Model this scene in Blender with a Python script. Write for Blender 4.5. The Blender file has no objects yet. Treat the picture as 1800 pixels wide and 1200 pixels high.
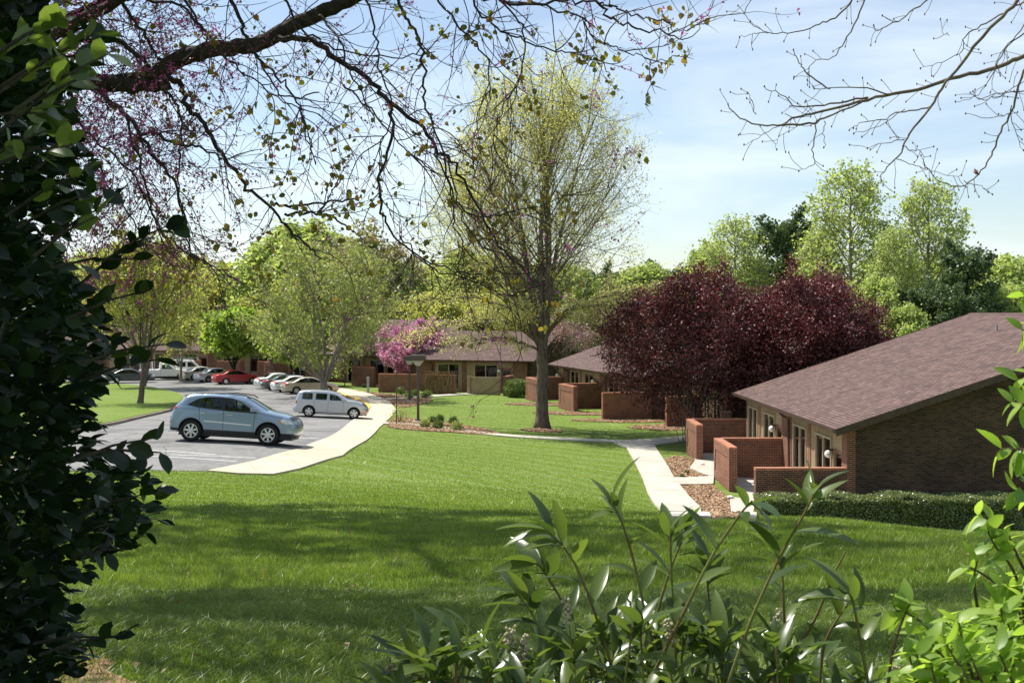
import bpy, bmesh, math, random
import numpy as np
from mathutils import Vector, Matrix, geometry
R = math.radians
sc = bpy.context.scene
col = sc.collection
# ---------------------------------------------------------------- camera, sky, sun
F = 2100.0                       # focal length in photo pixels (1800 wide)
CZ = 7.0                         # camera height over the low village ground
cam_d = bpy.data.cameras.new('camera'); cam = bpy.data.objects.new('camera', cam_d); col.objects.link(cam)
cam_d.sensor_width = 22.2; cam_d.lens = F * 22.2 / 1800; cam_d.shift_y = -50 / 1800
cam_d.clip_start = 0.05; cam_d.clip_end = 3000
cam_d.dof.use_dof = True; cam_d.dof.focus_distance = 14; cam_d.dof.aperture_fstop = 14
cam.location = (0, 0, CZ); cam.rotation_euler = (R(90), 0, 0)
sc.camera = cam
SUN_EL, SUN_AZ = R(56), R(-52)   # azimuth from +Y, clockwise
SD = Vector((math.sin(SUN_AZ) * math.cos(SUN_EL), math.cos(SUN_AZ) * math.cos(SUN_EL), math.sin(SUN_EL)))
sd = bpy.data.lights.new('sun', 'SUN'); sd.energy = 5.0; sd.angle = R(0.53); sd.color = (1, .955, .88)
so = bpy.data.objects.new('sun', sd); so.rotation_euler = SD.to_track_quat('Z', 'Y').to_euler(); so.location = (-20, 20, 40); col.objects.link(so)
w = bpy.data.worlds.new("World"); sc.world = w; w.use_nodes = True
nt = w.node_tree; N = nt.nodes; L = nt.links
bg = N['Background']; bg.inputs[1].default_value = 0.095
sky = N.new('ShaderNodeTexSky'); sky.sky_type = 'NISHITA'; sky.sun_disc = False
sky.sun_elevation = SUN_EL; sky.sun_rotation = SUN_AZ; sky.air_density = 1.0; sky.dust_density = 0.6; sky.ozone_density = 1.0; sky.altitude = 200
tc = N.new('ShaderNodeTexCoord'); mp = N.new('ShaderNodeMapping'); mp.inputs['Scale'].default_value = (1.3, 1.3, 7.0)
mp.inputs['Rotation'].default_value = (0.06, 0.03, 0)
nz = N.new('ShaderNodeTexNoise'); nz.inputs['Scale'].default_value = 1.9; nz.inputs['Detail'].default_value = 7; nz.inputs['Roughness'].default_value = .52; nz.inputs['Distortion'].default_value = .5
cr = N.new('ShaderNodeValToRGB'); cr.color_ramp.elements[0].position = .44; cr.color_ramp.elements[1].position = .74
cr.color_ramp.elements[0].color = (.12, .12, .12, 1); cr.color_ramp.elements[1].color = (.82, .82, .82, 1)
mx = N.new('ShaderNodeMixRGB'); mx.inputs[2].default_value = (7.3, 8.0, 8.6, 1)
L.new(tc.outputs['Generated'], mp.inputs[0]); L.new(mp.outputs[0], nz.inputs[0]); L.new(nz.outputs[0], cr.inputs[0])
L.new(cr.outputs[0], mx.inputs[0]); L.new(sky.outputs[0], mx.inputs[1]); L.new(mx.outputs[0], bg.inputs[0])
sc.view_settings.view_transform = 'Standard'; sc.view_settings.look = 'None'; sc.view_settings.gamma = 1
sc.view_settings.use_curve_mapping = False; sc.view_settings.exposure = 0.62
sc.render.engine = 'CYCLES'
sc.cycles.max_bounces = 7; sc.cycles.transparent_max_bounces = 12; sc.cycles.transmission_bounces = 4
sc.cycles.caustics_reflective = False; sc.cycles.caustics_refractive = False

# ---------------------------------------------------------------- helpers
def tag(o, label=None, cat=None, group=None, kind=None):
    if label: o['label'] = label
    if cat: o['category'] = cat
    if group: o['group'] = group
    if kind: o['kind'] = kind
    return o
def empty(name, loc, rz=0, label=None, cat=None, group=None):
    o = bpy.data.objects.new(name, None); col.objects.link(o)
    o.location = loc; o.rotation_euler = (0, 0, rz); o.empty_display_size = .3
    return tag(o, label, cat, group)
def mesh_obj(name, verts, faces, mat, parent=None, smooth=False, uv=None, var=None):
    """faces: (n,3) or (n,4) array or list of lists"""
    me = bpy.data.meshes.new(name)
    if isinstance(faces, np.ndarray):
        v = np.asarray(verts, dtype=np.float32); n, k = faces.shape
        me.vertices.add(len(v)); me.vertices.foreach_set('co', v.ravel())
        me.loops.add(n * k); me.loops.foreach_set('vertex_index', faces.astype(np.int32).ravel())
        me.polygons.add(n); me.polygons.foreach_set('loop_start', np.arange(0, n * k, k, dtype=np.int32))
        me.update(calc_edges=True)
    else:
        me.from_pydata([tuple(p) for p in verts], [], faces); me.update()
    if smooth:
        me.polygons.foreach_set('use_smooth', np.ones(len(me.polygons), dtype=bool))
    if var is not None:
        a = me.attributes.new('var', 'FLOAT', 'FACE'); a.data.foreach_set('value', np.asarray(var, dtype=np.float32))
    if uv == 'box': box_uv(me)
    mats = mat if isinstance(mat, (list, tuple)) else [mat]
    for m in mats: me.materials.append(m)
    o = bpy.data.objects.new(name, me); col.objects.link(o)
    if parent: o.parent = parent
    return o
def box_uv(me):
    uvl = me.uv_layers.new(name='UVMap')
    nl = len(me.loops); vi = np.zeros(nl, np.int32); me.loops.foreach_get('vertex_index', vi)
    co = np.zeros(len(me.vertices) * 3, np.float32); me.vertices.foreach_get('co', co); co = co.reshape(-1, 3)
    out = np.zeros((nl, 2), np.float32)
    for p in me.polygons:
        n = p.normal; a = abs(n.x), abs(n.y), abs(n.z)
        ls = slice(p.loop_start, p.loop_start + p.loop_total); c = co[vi[ls]]
        if a[2] > max(a[0], a[1]) * 1.5:
            out[ls, 0] = c[:, 0]; out[ls, 1] = c[:, 1] / max(.3, a[2])
        elif a[0] > a[1]: out[ls, 0] = c[:, 1]; out[ls, 1] = c[:, 2]
        else: out[ls, 0] = c[:, 0]; out[ls, 1] = c[:, 2]
    uvl.data.foreach_set('uv', out.ravel())
class MB:
    def __init__(s): s.v = []; s.f = []
    def box(s, x0, x1, y0, y1, z0, z1):
        b = len(s.v)
        s.v += [(x0,y0,z0),(x1,y0,z0),(x1,y1,z0),(x0,y1,z0),(x0,y0,z1),(x1,y0,z1),(x1,y1,z1),(x0,y1,z1)]
        s.f += [[b,b+3,b+2,b+1],[b+4,b+5,b+6,b+7],[b,b+1,b+5,b+4],[b+1,b+2,b+6,b+5],[b+2,b+3,b+7,b+6],[b+3,b,b+4,b+7]]
        return s
    def prism(s, poly, axis, a0, a1):
        """poly list of 2D points extruded along axis (0,1,2)"""
        b = len(s.v); n = len(poly)
        for a in (a0, a1):
            for p in poly:
                q = [p[0], p[1]]; q.insert(axis, a); s.v.append(tuple(q))
        s.f.append(list(range(b, b + n))[::-1]); s.f.append(list(range(b + n, b + 2 * n)))
        for i in range(n):
            j = (i + 1) % n; s.f.append([b + i, b + j, b + n + j, b + n + i])
        return s
    def tube(s, pts, rad, k=6, cap=True):
        n = len(pts); b = len(s.v); up = None
        for i, p in enumerate(pts):
            t = (pts[min(i + 1, n - 1)] - pts[max(i - 1, 0)])
            if t.length < 1e-9: t = Vector((0, 0, 1))
            t.normalize()
            if up is None: up = t.orthogonal().normalized()
            else:
                up = up - t * up.dot(t)
                up = up.normalized() if up.length > 1e-6 else t.orthogonal().normalized()
            bi = t.cross(up); r = rad[i] if hasattr(rad, '__len__') else rad
            for j in range(k):
                a = 2 * math.pi * j / k
                q = p + up * (math.cos(a) * r) + bi * (math.sin(a) * r); s.v.append((q.x, q.y, q.z))
        for i in range(n - 1):
            for j in range(k):
                j2 = (j + 1) % k
                s.f.append([b + i*k + j, b + i*k + j2, b + (i+1)*k + j2, b + (i+1)*k + j])
        if cap:
            s.f.append([b + j for j in range(k)][::-1]); s.f.append([b + (n-1)*k + j for j in range(k)])
        return s
    def lathe(s, c, prof, k=16, axis=2):
        """prof list of (r, h) about axis through c"""
        b = len(s.v); n = len(prof)
        for (r, h) in prof:
            for j in range(k):
                a = 2 * math.pi * j / k; q = [math.cos(a) * r, math.sin(a) * r]; q.insert(axis, h)
                s.v.append((c[0] + q[0], c[1] + q[1], c[2] + q[2]))
        for i in range(n - 1):
            for j in range(k):
                j2 = (j + 1) % k; s.f.append([b + i*k + j, b + i*k + j2, b + (i+1)*k + j2, b + (i+1)*k + j])
        s.f.append([b + j for j in range(k)][::-1]); s.f.append([b + (n-1)*k + j for j in range(k)])
        return s
    def ball(s, c, r, nu=12, nv=8, sq=1):
        return s.lathe(c, [(max(.001, r * math.sin(math.pi * i / nv)), -r * sq * math.cos(math.pi * i / nv)) for i in range(nv + 1)], nu)
    def build(s, name, mat, parent=None, smooth=False, uv=None, bevel=0):
        o = mesh_obj(name, s.v, s.f, mat, parent, smooth, uv)
        if bevel:
            m = o.modifiers.new('bevel', 'BEVEL'); m.width = bevel; m.segments = 2; m.limit_method = 'ANGLE'
        return o
def copy_tree(o, parent=None):
    c = o.copy(); col.objects.link(c); c.parent = parent
    for ch in o.children: copy_tree(ch, c)
    return c
def P3(px, py, d):                # photo pixel + distance -> point
    return Vector(((px - 900) / F * d, d, CZ - (py - 550) / F * d))
def rotm(rng, n, flat=None):
    """n random rotation matrices (numpy)"""
    q = rng.normal(size=(n, 4)); q /= np.linalg.norm(q, axis=1)[:, None]
    a, b, c, d = q.T
    return np.stack([np.stack([a*a+b*b-c*c-d*d, 2*(b*c-a*d), 2*(b*d+a*c)], -1), np.stack([2*(b*c+a*d), a*a-b*b+c*c-d*d, 2*(c*d-a*b)], -1), np.stack([2*(b*d-a*c), 2*(c*d+a*b), a*a-b*b-c*c+d*d], -1)], 1)
def frames(dirs, rng, ups=None, roll=0.0):
    """matrices whose Y column is dirs (leaf axis); Z (leaf normal) near ups"""
    d = dirs / np.maximum(1e-9, np.linalg.norm(dirs, axis=1))[:, None]
    u = np.tile([0, 0, 1.0], (len(d), 1)) if ups is None else ups
    u = u + rng.normal(size=u.shape) * (roll + 1e-3)
    z = u - d * (u * d).sum(1)[:, None]; z /= np.maximum(1e-9, np.linalg.norm(z, axis=1))[:, None]
    x = np.cross(d, z)
    return np.stack([x, d, z], -1)
def scatter(tv, tf, pos, M, s):
    tv = np.asarray(tv, float); tf = np.asarray(tf); n = len(pos)
    s = np.broadcast_to(np.asarray(s, float), (n,))
    v = np.einsum('nij,kj->nki', M, tv) * s[:, None, None] + pos[:, None, :]
    f = tf[None] + (np.arange(n) * len(tv))[:, None, None]
    return v.reshape(-1, 3), f.reshape(-1, tf.shape[1])
def scat_obj(name, tv, tf, pos, M, s, mat, parent=None, smooth=False, rng=None):
    pos = np.asarray(pos, float)
    v, f = scatter(tv, tf, pos, M, s)
    rng = rng or np.random.default_rng(1)
    if parent is not None: pass
    var = np.repeat(rng.random(len(pos)), len(tf))
    return mesh_obj(name, v, f, mat, parent, smooth, var=var)
def leaf_template(w, nseg=4, fold=.15, droop=.25, shape='oval'):
    """leaf along +Y length 1, width w, two strips folded along the midrib"""
    v = []; f = []
    for i in range(nseg + 1):
        t = i / nseg
        if shape == 'heart': hw = w * (math.sin(math.pi * min(1, t * .93 + .07)) ** .6) * (1.15 - .55 * t)
        elif shape == 'lance': hw = w * math.sin(math.pi * (t ** .85) * .97 + .03) ** .8
        else: hw = w * math.sin(math.pi * t * .94 + .06) ** .65
        if i == nseg: hw = w * .03
        if i == 0: hw = w * .06 if shape != 'heart' else w * .4
        z = -droop * t * t
        v += [(-hw, t, z + fold * hw), (0, t, z), (hw, t, z + fold * hw)]
    for i in range(nseg):
        b = i * 3
        f += [[b, b+1, b+4, b+3], [b+1, b+2, b+5, b+4]]
    return np.array(v), np.array(f)
QUADT = (np.array([(-.5, -.5, 0), (.5, -.5, .12), (.5, .5, 0), (-.5, .5, .12)]), np.array([[0, 1, 2, 3]]))
DIAT = (np.array([(0, -.6, 0), (.34, 0, .1), (0, .6, 0), (-.34, 0, .1)]), np.array([[0, 1, 2, 3]]))

# ---------------------------------------------------------------- materials
def mat(name, base, rough=.6, spec=.5, metal=0, **k):
    m = bpy.data.materials.new(name); m.use_nodes = True; b = m.node_tree.nodes['Principled BSDF']
    b.inputs['Base Color'].default_value = (*base, 1); b.inputs['Roughness'].default_value = rough
    b.inputs['Metallic'].default_value = metal; b.inputs['Specular IOR Level'].default_value = spec
    for kk, vv in k.items(): b.inputs[kk.replace('_', ' ')].default_value = vv
    return m
def nodes(m):
    t = m.node_tree; return t.nodes, t.links, t.nodes['Principled BSDF']
def noise_mat(name, c1, c2, scale=5, rough=.8, detail=6, bump=0, bscale=None, c3=None, s3=.6, t3=(.55, .7), spec=.3, lo=.35, hi=.65, coord='Object', stretch=None):
    m = mat(name, c1, rough, spec); n, l, b = nodes(m)
    tc = n.new('ShaderNodeTexCoord'); src = tc.outputs[coord]
    if stretch:
        mp = n.new('ShaderNodeMapping'); mp.inputs['Scale'].default_value = stretch; l.new(src, mp.inputs[0]); src = mp.outputs[0]
    a = n.new('ShaderNodeTexNoise'); a.inputs['Scale'].default_value = scale; a.inputs['Detail'].default_value = detail; l.new(src, a.inputs[0])
    r = n.new('ShaderNodeValToRGB'); r.color_ramp.elements[0].color = (*c1, 1); r.color_ramp.elements[1].color = (*c2, 1)
    r.color_ramp.elements[0].position = lo; r.color_ramp.elements[1].position = hi; l.new(a.outputs[0], r.inputs[0]); out = r.outputs[0]
    if c3:
        a3 = n.new('ShaderNodeTexNoise'); a3.inputs['Scale'].default_value = s3; a3.inputs['Detail'].default_value = 4; l.new(src, a3.inputs[0])
        r3 = n.new('ShaderNodeValToRGB'); r3.color_ramp.elements[0].position = t3[0]; r3.color_ramp.elements[1].position = t3[1]; l.new(a3.outputs[0], r3.inputs[0])
        mm = n.new('ShaderNodeMixRGB'); mm.inputs[2].default_value = (*c3, 1); l.new(r3.outputs[0], mm.inputs[0]); l.new(out, mm.inputs[1]); out = mm.outputs[0]
    l.new(out, b.inputs['Base Color'])
    if bump:
        bb = n.new('ShaderNodeBump'); bb.inputs['Strength'].default_value = bump; bb.inputs['Distance'].default_value = .03
        a2 = n.new('ShaderNodeTexNoise'); a2.inputs['Scale'].default_value = bscale or scale * 4; a2.inputs['Detail'].default_value = 5; l.new(src, a2.inputs[0])
        l.new(a2.outputs[0], bb.inputs['Height']); l.new(bb.outputs[0], b.inputs['Normal'])
    return m
def leaf_mat(name, cols, trans=.45, rough=.5, spec=.4, tcol=None):
    """per-leaf colour from the 'var' attribute; part translucent"""
    m = mat(name, cols[0], rough, spec); n, l, b = nodes(m)
    at = n.new('ShaderNodeAttribute'); at.attribute_name = 'var'
    r = n.new('ShaderNodeValToRGB'); e = r.color_ramp.elements
    while len(e) < len(cols): e.new(.5)
    for i, c in enumerate(cols): e[i].position = i / (len(cols) - 1); e[i].color = (*c, 1)
    l.new(at.outputs['Fac'], r.inputs[0]); l.new(r.outputs[0], b.inputs['Base Color'])
    tr = n.new('ShaderNodeBsdfTranslucent'); mx = n.new('ShaderNodeMixShader'); mx.inputs[0].default_value = trans
    mc = n.new('ShaderNodeMixRGB'); mc.blend_type = 'MULTIPLY'; mc.inputs[0].default_value = 1; mc.inputs[2].default_value = (*(tcol or (1.5, 1.5, .8)), 1)
    l.new(r.outputs[0], mc.inputs[1]); l.new(mc.outputs[0], tr.inputs[0])
    l.new(b.outputs[0], mx.inputs[1]); l.new(tr.outputs[0], mx.inputs[2]); l.new(mx.outputs[0], n['Material Output'].inputs[0])
    return m
def brick_mat(name, c1, c2, mortar, w=.21, h=.068, rough=.85, ms=.010, cbig=None, bump=.5, dark=None):
    m = mat(name, c1, rough, .2); n, l, b = nodes(m)
    uv = n.new('ShaderNodeUVMap'); br = n.new('ShaderNodeTexBrick')
    br.inputs['Color1'].default_value = (*c1, 1); br.inputs['Color2'].default_value = (*c2, 1); br.inputs['Mortar'].default_value = (*mortar, 1)
    br.inputs['Scale'].default_value = 1; br.inputs['Brick Width'].default_value = w; br.inputs['Row Height'].default_value = h
    br.inputs['Mortar Size'].default_value = ms; br.inputs['Mortar Smooth'].default_value = .3; br.inputs['Bias'].default_value = 0
    l.new(uv.outputs[0], br.inputs[0])
    nz = n.new('ShaderNodeTexNoise'); nz.inputs['Scale'].default_value = 1.3; nz.inputs['Detail'].default_value = 6; l.new(uv.outputs[0], nz.inputs[0])
    r = n.new('ShaderNodeValToRGB'); r.color_ramp.elements[0].position = .3; r.color_ramp.elements[1].position = .7
    r.color_ramp.elements[0].color = (.72, .72, .74, 1); r.color_ramp.elements[1].color = (1.12, 1.08, 1.05, 1); l.new(nz.outputs[0], r.inputs[0])
    mm = n.new('ShaderNodeMixRGB'); mm.blend_type = 'MULTIPLY'; mm.inputs[0].default_value = 1; l.new(br.outputs[0], mm.inputs[1]); l.new(r.outputs[0], mm.inputs[2])
    l.new(mm.outputs[0], b.inputs['Base Color'])
    if bump:
        inv = n.new('ShaderNodeMath'); inv.operation = 'SUBTRACT'; inv.inputs[0].default_value = 1; l.new(br.outputs['Fac'], inv.inputs[1])
        bb = n.new('ShaderNodeBump'); bb.inputs['Strength'].default_value = bump; bb.inputs['Distance'].default_value = .008
        l.new(inv.outputs[0], bb.inputs['Height']); l.new(bb.outputs[0], b.inputs['Normal'])
    return m
M = {}
M['brick'] = brick_mat('brick', (.25, .082, .042), (.13, .043, .028), (.34, .26, .19))
M['brick_shaded'] = brick_mat('brick_gable_shaded', (.115, .063, .038), (.034, .024, .018), (.13, .095, .068))  # gable brick kept darker, its shade is put into the colour
M['shingle'] = brick_mat('shingle', (.178, .118, .102), (.112, .074, .067), (.055, .036, .032), w=.42, h=.15, ms=.020, bump=.8, rough=.92)
M['siding'] = noise_mat('siding', (.30, .22, .13), (.37, .28, .17), 3, .7)
M['trim'] = noise_mat('dark_trim', (.055, .032, .024), (.08, .05, .035), 4, .5)
M['frame'] = mat('window_frame', (.46, .39, .28), .5)
M['fdark'] = mat('bronze_frame', (.06, .04, .03), .4)
M['interior'] = mat('interior_shade', (.02, .02, .018), .9)
M['curtain'] = noise_mat('curtain', (.42, .44, .40), (.55, .56, .50), 2, .9)
M['soffit'] = mat('soffit', (.10, .065, .045), .8)
M['globe'] = mat('globe_glass', (.85, .84, .80), .25, .5, Subsurface_Weight=.2)
M['door'] = mat('door', (.22, .10, .06), .5)
M['white'] = mat('white_paint', (.75, .75, .73), .5)
M['concrete'] = noise_mat('concrete', (.46, .42, .35), (.54, .49, .41), 1.2, .85, 8, .15, 40, c3=(.37, .34, .28), s3=.5, t3=(.5, .75))
M['concrete_walk'] = noise_mat('concrete_walk', (.48, .40, .30), (.56, .475, .365), 1.0, .85, 8, .15, 40, c3=(.43, .37, .27), s3=.35, t3=(.5, .8))
M['asphalt'] = noise_mat('asphalt', (.17, .165, .16), (.235, .228, .218), 6, .88, 8, .3, 60, c3=(.135, .133, .13), s3=.22, t3=(.48, .66))
M['kerb'] = noise_mat('kerb_shaded', (.22, .18, .13), (.30, .25, .19), 2, .9)  # concrete darkened, the shade on the island kerb is in the colour
M['line'] = noise_mat('road_paint', (.52, .52, .50), (.30, .30, .29), 7, .7, lo=.45, hi=.72)
M['yellow'] = noise_mat('yellow_paint', (.80, .47, .05), (.66, .38, .06), 6, .6)
M['mulch'] = noise_mat('mulch', (.25, .145, .085), (.13, .078, .050), 14, .95, 8, .9, 40, c3=(.36, .23, .14), s3=1.2, t3=(.45, .65))
M['soil'] = noise_mat('bare_soil', (.36, .20, .12), (.24, .13, .08), 9, .95, 8, .8, 30)
M['bark'] = noise_mat('bark', (.085, .068, .053), (.19, .155, .12), 9, .95, 7, .8, 16, stretch=(1, 1, .25))
M['bark_grey'] = noise_mat('bark_grey', (.20, .17, .14), (.32, .28, .23), 6, .95, 6, .6, 14, stretch=(1, 1, .3))
M['bark_dark'] = noise_mat('bark_dark', (.022, .018, .015), (.055, .045, .036), 14, .9, 8, 1.0, 26)
M['twig_pale'] = noise_mat('twig_pale', (.17, .145, .10), (.26, .23, .16), 6, .9)
M['twig'] = noise_mat('twig', (.085, .052, .038), (.13, .085, .06), 8, .8)
M['pole'] = mat('pole_bronze', (.075, .060, .045), .45)
M['grey_metal'] = mat('grey_metal', (.30, .32, .32), .5)
M['black'] = mat('black_plastic', (.018, .018, .020), .5)
M['tyre'] = mat('tyre', (.022, .022, .023), .85, .2)
M['rim'] = mat('rim', (.62, .62, .60), .28, .5, .85)
M['chrome'] = mat('chrome', (.75, .75, .75), .12, .5, 1)
M['redlamp'] = mat('tail_lamp', (.38, .015, .02), .2)
M['orange'] = mat('marker_lamp', (.7, .22, .04), .3)
M['headlamp'] = mat('head_lamp', (.62, .66, .70), .12, .6, .3)
def paint(name, c, metal=.35, rough=.30):
    return mat(name, c, rough, .5, metal, Coat_Weight=.8, Coat_Roughness=.05)
def glass_mat(name, tint=(.35, .42, .42), f=.75, fres=1.5):
    m = bpy.data.materials.new(name); m.use_nodes = True; n = m.node_tree.nodes; l = m.node_tree.links; n.remove(n['Principled BSDF'])
    tr = n.new('ShaderNodeBsdfTransparent'); tr.inputs[0].default_value = (*tint, 1)
    gl = n.new('ShaderNodeBsdfGlossy'); gl.inputs['Roughness'].default_value = .03; gl.inputs[0].default_value = (.95, .97, 1, 1)
    fr = n.new('ShaderNodeFresnel'); fr.inputs[0].default_value = fres; mx = n.new('ShaderNodeMixShader')
    l.new(fr.outputs[0], mx.inputs[0]); l.new(tr.outputs[0], mx.inputs[1]); l.new(gl.outputs[0], mx.inputs[2]); l.new(mx.outputs[0], n['Material Output'].inputs[0])
    return m
M['glass'] = glass_mat('window_glass', (.30, .34, .32), fres=1.6)
M['car_glass'] = glass_mat('car_glass', (.38, .45, .46), fres=1.55)
M['car_glass_dark'] = glass_mat('privacy_glass', (.05, .06, .08), fres=1.7)
# leaves
M['l_oak'] = leaf_mat('oak_buds', [(.38, .38, .15), (.52, .50, .24), (.46, .48, .19)], .55)
M['l_plum'] = leaf_mat('plum_leaves', [(.042, .011, .013), (.088, .022, .026), (.15, .040, .044), (.27, .11, .11)], .2, .5, .4, tcol=(1.6, .7, .6))
M['l_green'] = leaf_mat('maple_leaves', [(.17, .26, .045), (.26, .37, .07), (.36, .45, .12)], .5)
M['l_yg'] = leaf_mat('yellow_green_leaves', [(.27, .30, .08), (.36, .38, .11), (.44, .44, .17)], .5)
M['l_lime'] = leaf_mat('lime_leaves', [(.26, .33, .11), (.35, .42, .16), (.45, .51, .24)], .5)
M['l_dark'] = leaf_mat('evergreen_leaves', [(.06, .10, .045), (.10, .15, .065), (.15, .20, .09)], .25)
M['l_tan'] = leaf_mat('budding_leaves', [(.30, .29, .15), (.34, .30, .18), (.32, .36, .13)], .35)
M['l_olive'] = leaf_mat('olive_leaves', [(.20, .27, .07), (.29, .35, .11), (.33, .31, .14)], .4)
M['l_pink'] = leaf_mat('pink_blossom', [(.60, .28, .42), (.72, .42, .56), (.52, .22, .36)], .35, tcol=(1.2, 1, 1.1))
M['l_palepink'] = leaf_mat('pale_pink_blossom', [(.44, .26, .24), (.38, .24, .20), (.34, .26, .17)], .3, tcol=(1.2, 1, 1))
M['l_shrub'] = leaf_mat('shrub_leaves', [(.07, .12, .03), (.12, .18, .045), (.20, .25, .07)], .3, .4)
M['l_hedge'] = leaf_mat('hedge_leaves', [(.08, .11, .04), (.17, .21, .08), (.34, .37, .18)], .25, .25, .7)
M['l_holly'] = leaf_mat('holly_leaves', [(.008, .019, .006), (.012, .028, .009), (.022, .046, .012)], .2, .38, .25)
M['l_laurel'] = leaf_mat('laurel_leaves', [(.045, .080, .020), (.078, .12, .028), (.14, .19, .045)], .42, .30, .5)
M['l_bright'] = leaf_mat('bright_leaves', [(.14, .24, .035), (.24, .36, .06), (.36, .48, .11)], .55, .4)
M['l_redbud'] = leaf_mat('redbud_leaves', [(.12, .14, .03), (.22, .19, .035), (.26, .15, .05), (.10, .15, .03)], .5, .4)
M['l_flower'] = leaf_mat('redbud_flowers', [(.36, .06, .24), (.52, .12, .38), (.42, .08, .26)], .3, tcol=(1.2, 1, 1.1))
M['bloom'] = leaf_mat('cream_flower_spike', [(.55, .48, .30), (.65, .58, .40)], .3)
M['brick_half_shaded'] = brick_mat('brick_half_shaded', (.18, .070, .038), (.07, .034, .024), (.24, .17, .12))  # darker copy of the brick, shade beside the gable is in the colour
M['grass_blade'] = leaf_mat('grass_blades', [(.075, .13, .015), (.15, .225, .026), (.235, .31, .05), (.38, .44, .17)], .40, .38, .45, tcol=(1.35, 1.35, .6))
# ---------------------------------------------------------------- terrain
CP = []   # x, y, z(relative to the camera)
def cp(x, y, z): CP.append((x, y, z))
for x in (-9, -3, 3, 9): cp(x, -10, -1.35); cp(x, 0, -1.6)
cp(0, 5.5, -1.75); cp(-4, 5.5, -1.75); cp(4, 5.5, -1.8); cp(14, 0, -1.8); cp(14, 8, -2.3); cp(0, 10, -2.35); cp(-5, 10, -2.35); cp(5, 10, -2.35)
cp(-8, 20, -3.4); cp(0, 20, -3.5); cp(5, 20, -3.45); cp(8, 20, -3.75); cp(-8, 28, -4.2); cp(0, 28, -4.5); cp(5, 28, -4.78); cp(10, 25, -4.7); cp(12, 28, -5.25)
cp(-20, 20, -3.4); cp(-18, 30, -4.3); cp(-10, 35, -4.6); cp(-22, 36, -4.6); cp(-4, 35, -5.0); cp(0, 35, -5.25); cp(5, 33, -5.65); cp(4, 38, -6.1)
cp(7.5, 38, -6.8); cp(12, 34, -6.3); cp(12, 37.5, -6.95); cp(18, 34, -6.4); cp(18, 38, -6.95); cp(26, 38, -6.95); cp(26, 30, -5.6)
cp(9, 41.5, -7.0); cp(16, 42, -7.0); cp(25, 44, -7.0); cp(-9, 41.6, -4.62); cp(-20, 42, -4.65); cp(-3, 44, -5.5); cp(0, 45, -5.95); cp(6, 45, -6.9)
cp(8, 50, -7.0); cp(0, 55, -6.45); cp(5, 55, -6.8); cp(9, 60, -7.05); cp(-12, 55, -5.35); cp(-22, 58, -5.45); cp(-11, 71, -6.2); cp(-22, 76, -6.1); cp(-6, 66, -6.35)
cp(0, 67, -6.75); cp(8, 68, -7.05); cp(14, 66, -7.05); cp(1, 76, -6.95); cp(6, 78, -7.1); cp(-18, 98, -6.85); cp(-30, 90, -6.6); cp(-8, 90, -6.85); cp(2, 92, -7.1)
cp(-26, 119, -7.15); cp(-40, 132, -7.25); cp(-14, 112, -7.1); cp(0, 104, -7.1); cp(14, 100, -7.1); cp(30, 90, -7); cp(40, 60, -7); cp(40, 40, -6.5)
cp(-40, 60, -5.6); cp(-45, 90, -6.6); cp(-40, 25, -3.8); cp(0, 140, -7.1); cp(-40, 160, -7.2); cp(40, 140, -7)
CPa = np.array(CP)
def _tps(r2): return .5 * r2 * np.log(r2 + 1e-9)
def _fit():
    n = len(CPa); XY = CPa[:, :2] / 50.0
    K = _tps(((XY[:, None] - XY[None]) ** 2).sum(-1)) + np.eye(n) * 2e-5
    Pm = np.hstack([np.ones((n, 1)), XY]); A = np.zeros((n + 3, n + 3)); A[:n, :n] = K; A[:n, n:] = Pm; A[n:, :n] = Pm.T
    return np.linalg.solve(A, np.concatenate([CPa[:, 2], np.zeros(3)]))
_W = _fit()
def G(x, y):
    x = np.asarray(x, float); y = np.asarray(y, float); shp = x.shape
    p = np.stack([x.ravel(), y.ravel()], -1) / 50.0; n = len(CPa); XY = CPa[:, :2] / 50.0; out = np.zeros(len(p))
    for i in range(0, len(p), 50000):
        q = p[i:i+50000]; r2 = ((q[:, None] - XY[None]) ** 2).sum(-1)
        out[i:i+50000] = _tps(r2) @ _W[:n] + _W[n] + q @ _W[n+1:]
    xx = x.ravel(); yy = y.ravel()
    far = np.clip(np.maximum((yy - 135) / 30, (np.abs(xx) - 38) / 25), 0, 1); far = far * far * (3 - 2 * far)
    back = np.clip((-8 - yy) / 10, 0, 1)
    base = np.where(yy < 40, np.clip(-1.4 - np.clip(yy, 0, 45) * .12, -7, -1.4), -7.0) 
    out = out * (1 - far) + base * far; out = out * (1 - back) + (-1.35) * back
    return (out + CZ).reshape(shp)
def g1(x, y): return float(G(np.array([x]), np.array([y]))[0])
def hit(px, py):                 # where the photo pixel meets the ground
    t = np.linspace(3, 190, 3000); x = (px - 900) / F * t; z = CZ - (py - 550) / F * t
    dz = z - G(x, t); i = int(np.argmax(dz < 0))
    if i == 0: i = 2999
    a = dz[i-1] / (dz[i-1] - dz[i] + 1e-9); d = t[i-1] + (t[i] - t[i-1]) * a
    return Vector(((px - 900) / F * d, d, 0))
def pix_poly(pts): return [tuple(hit(*p)[:2]) for p in pts]
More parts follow.
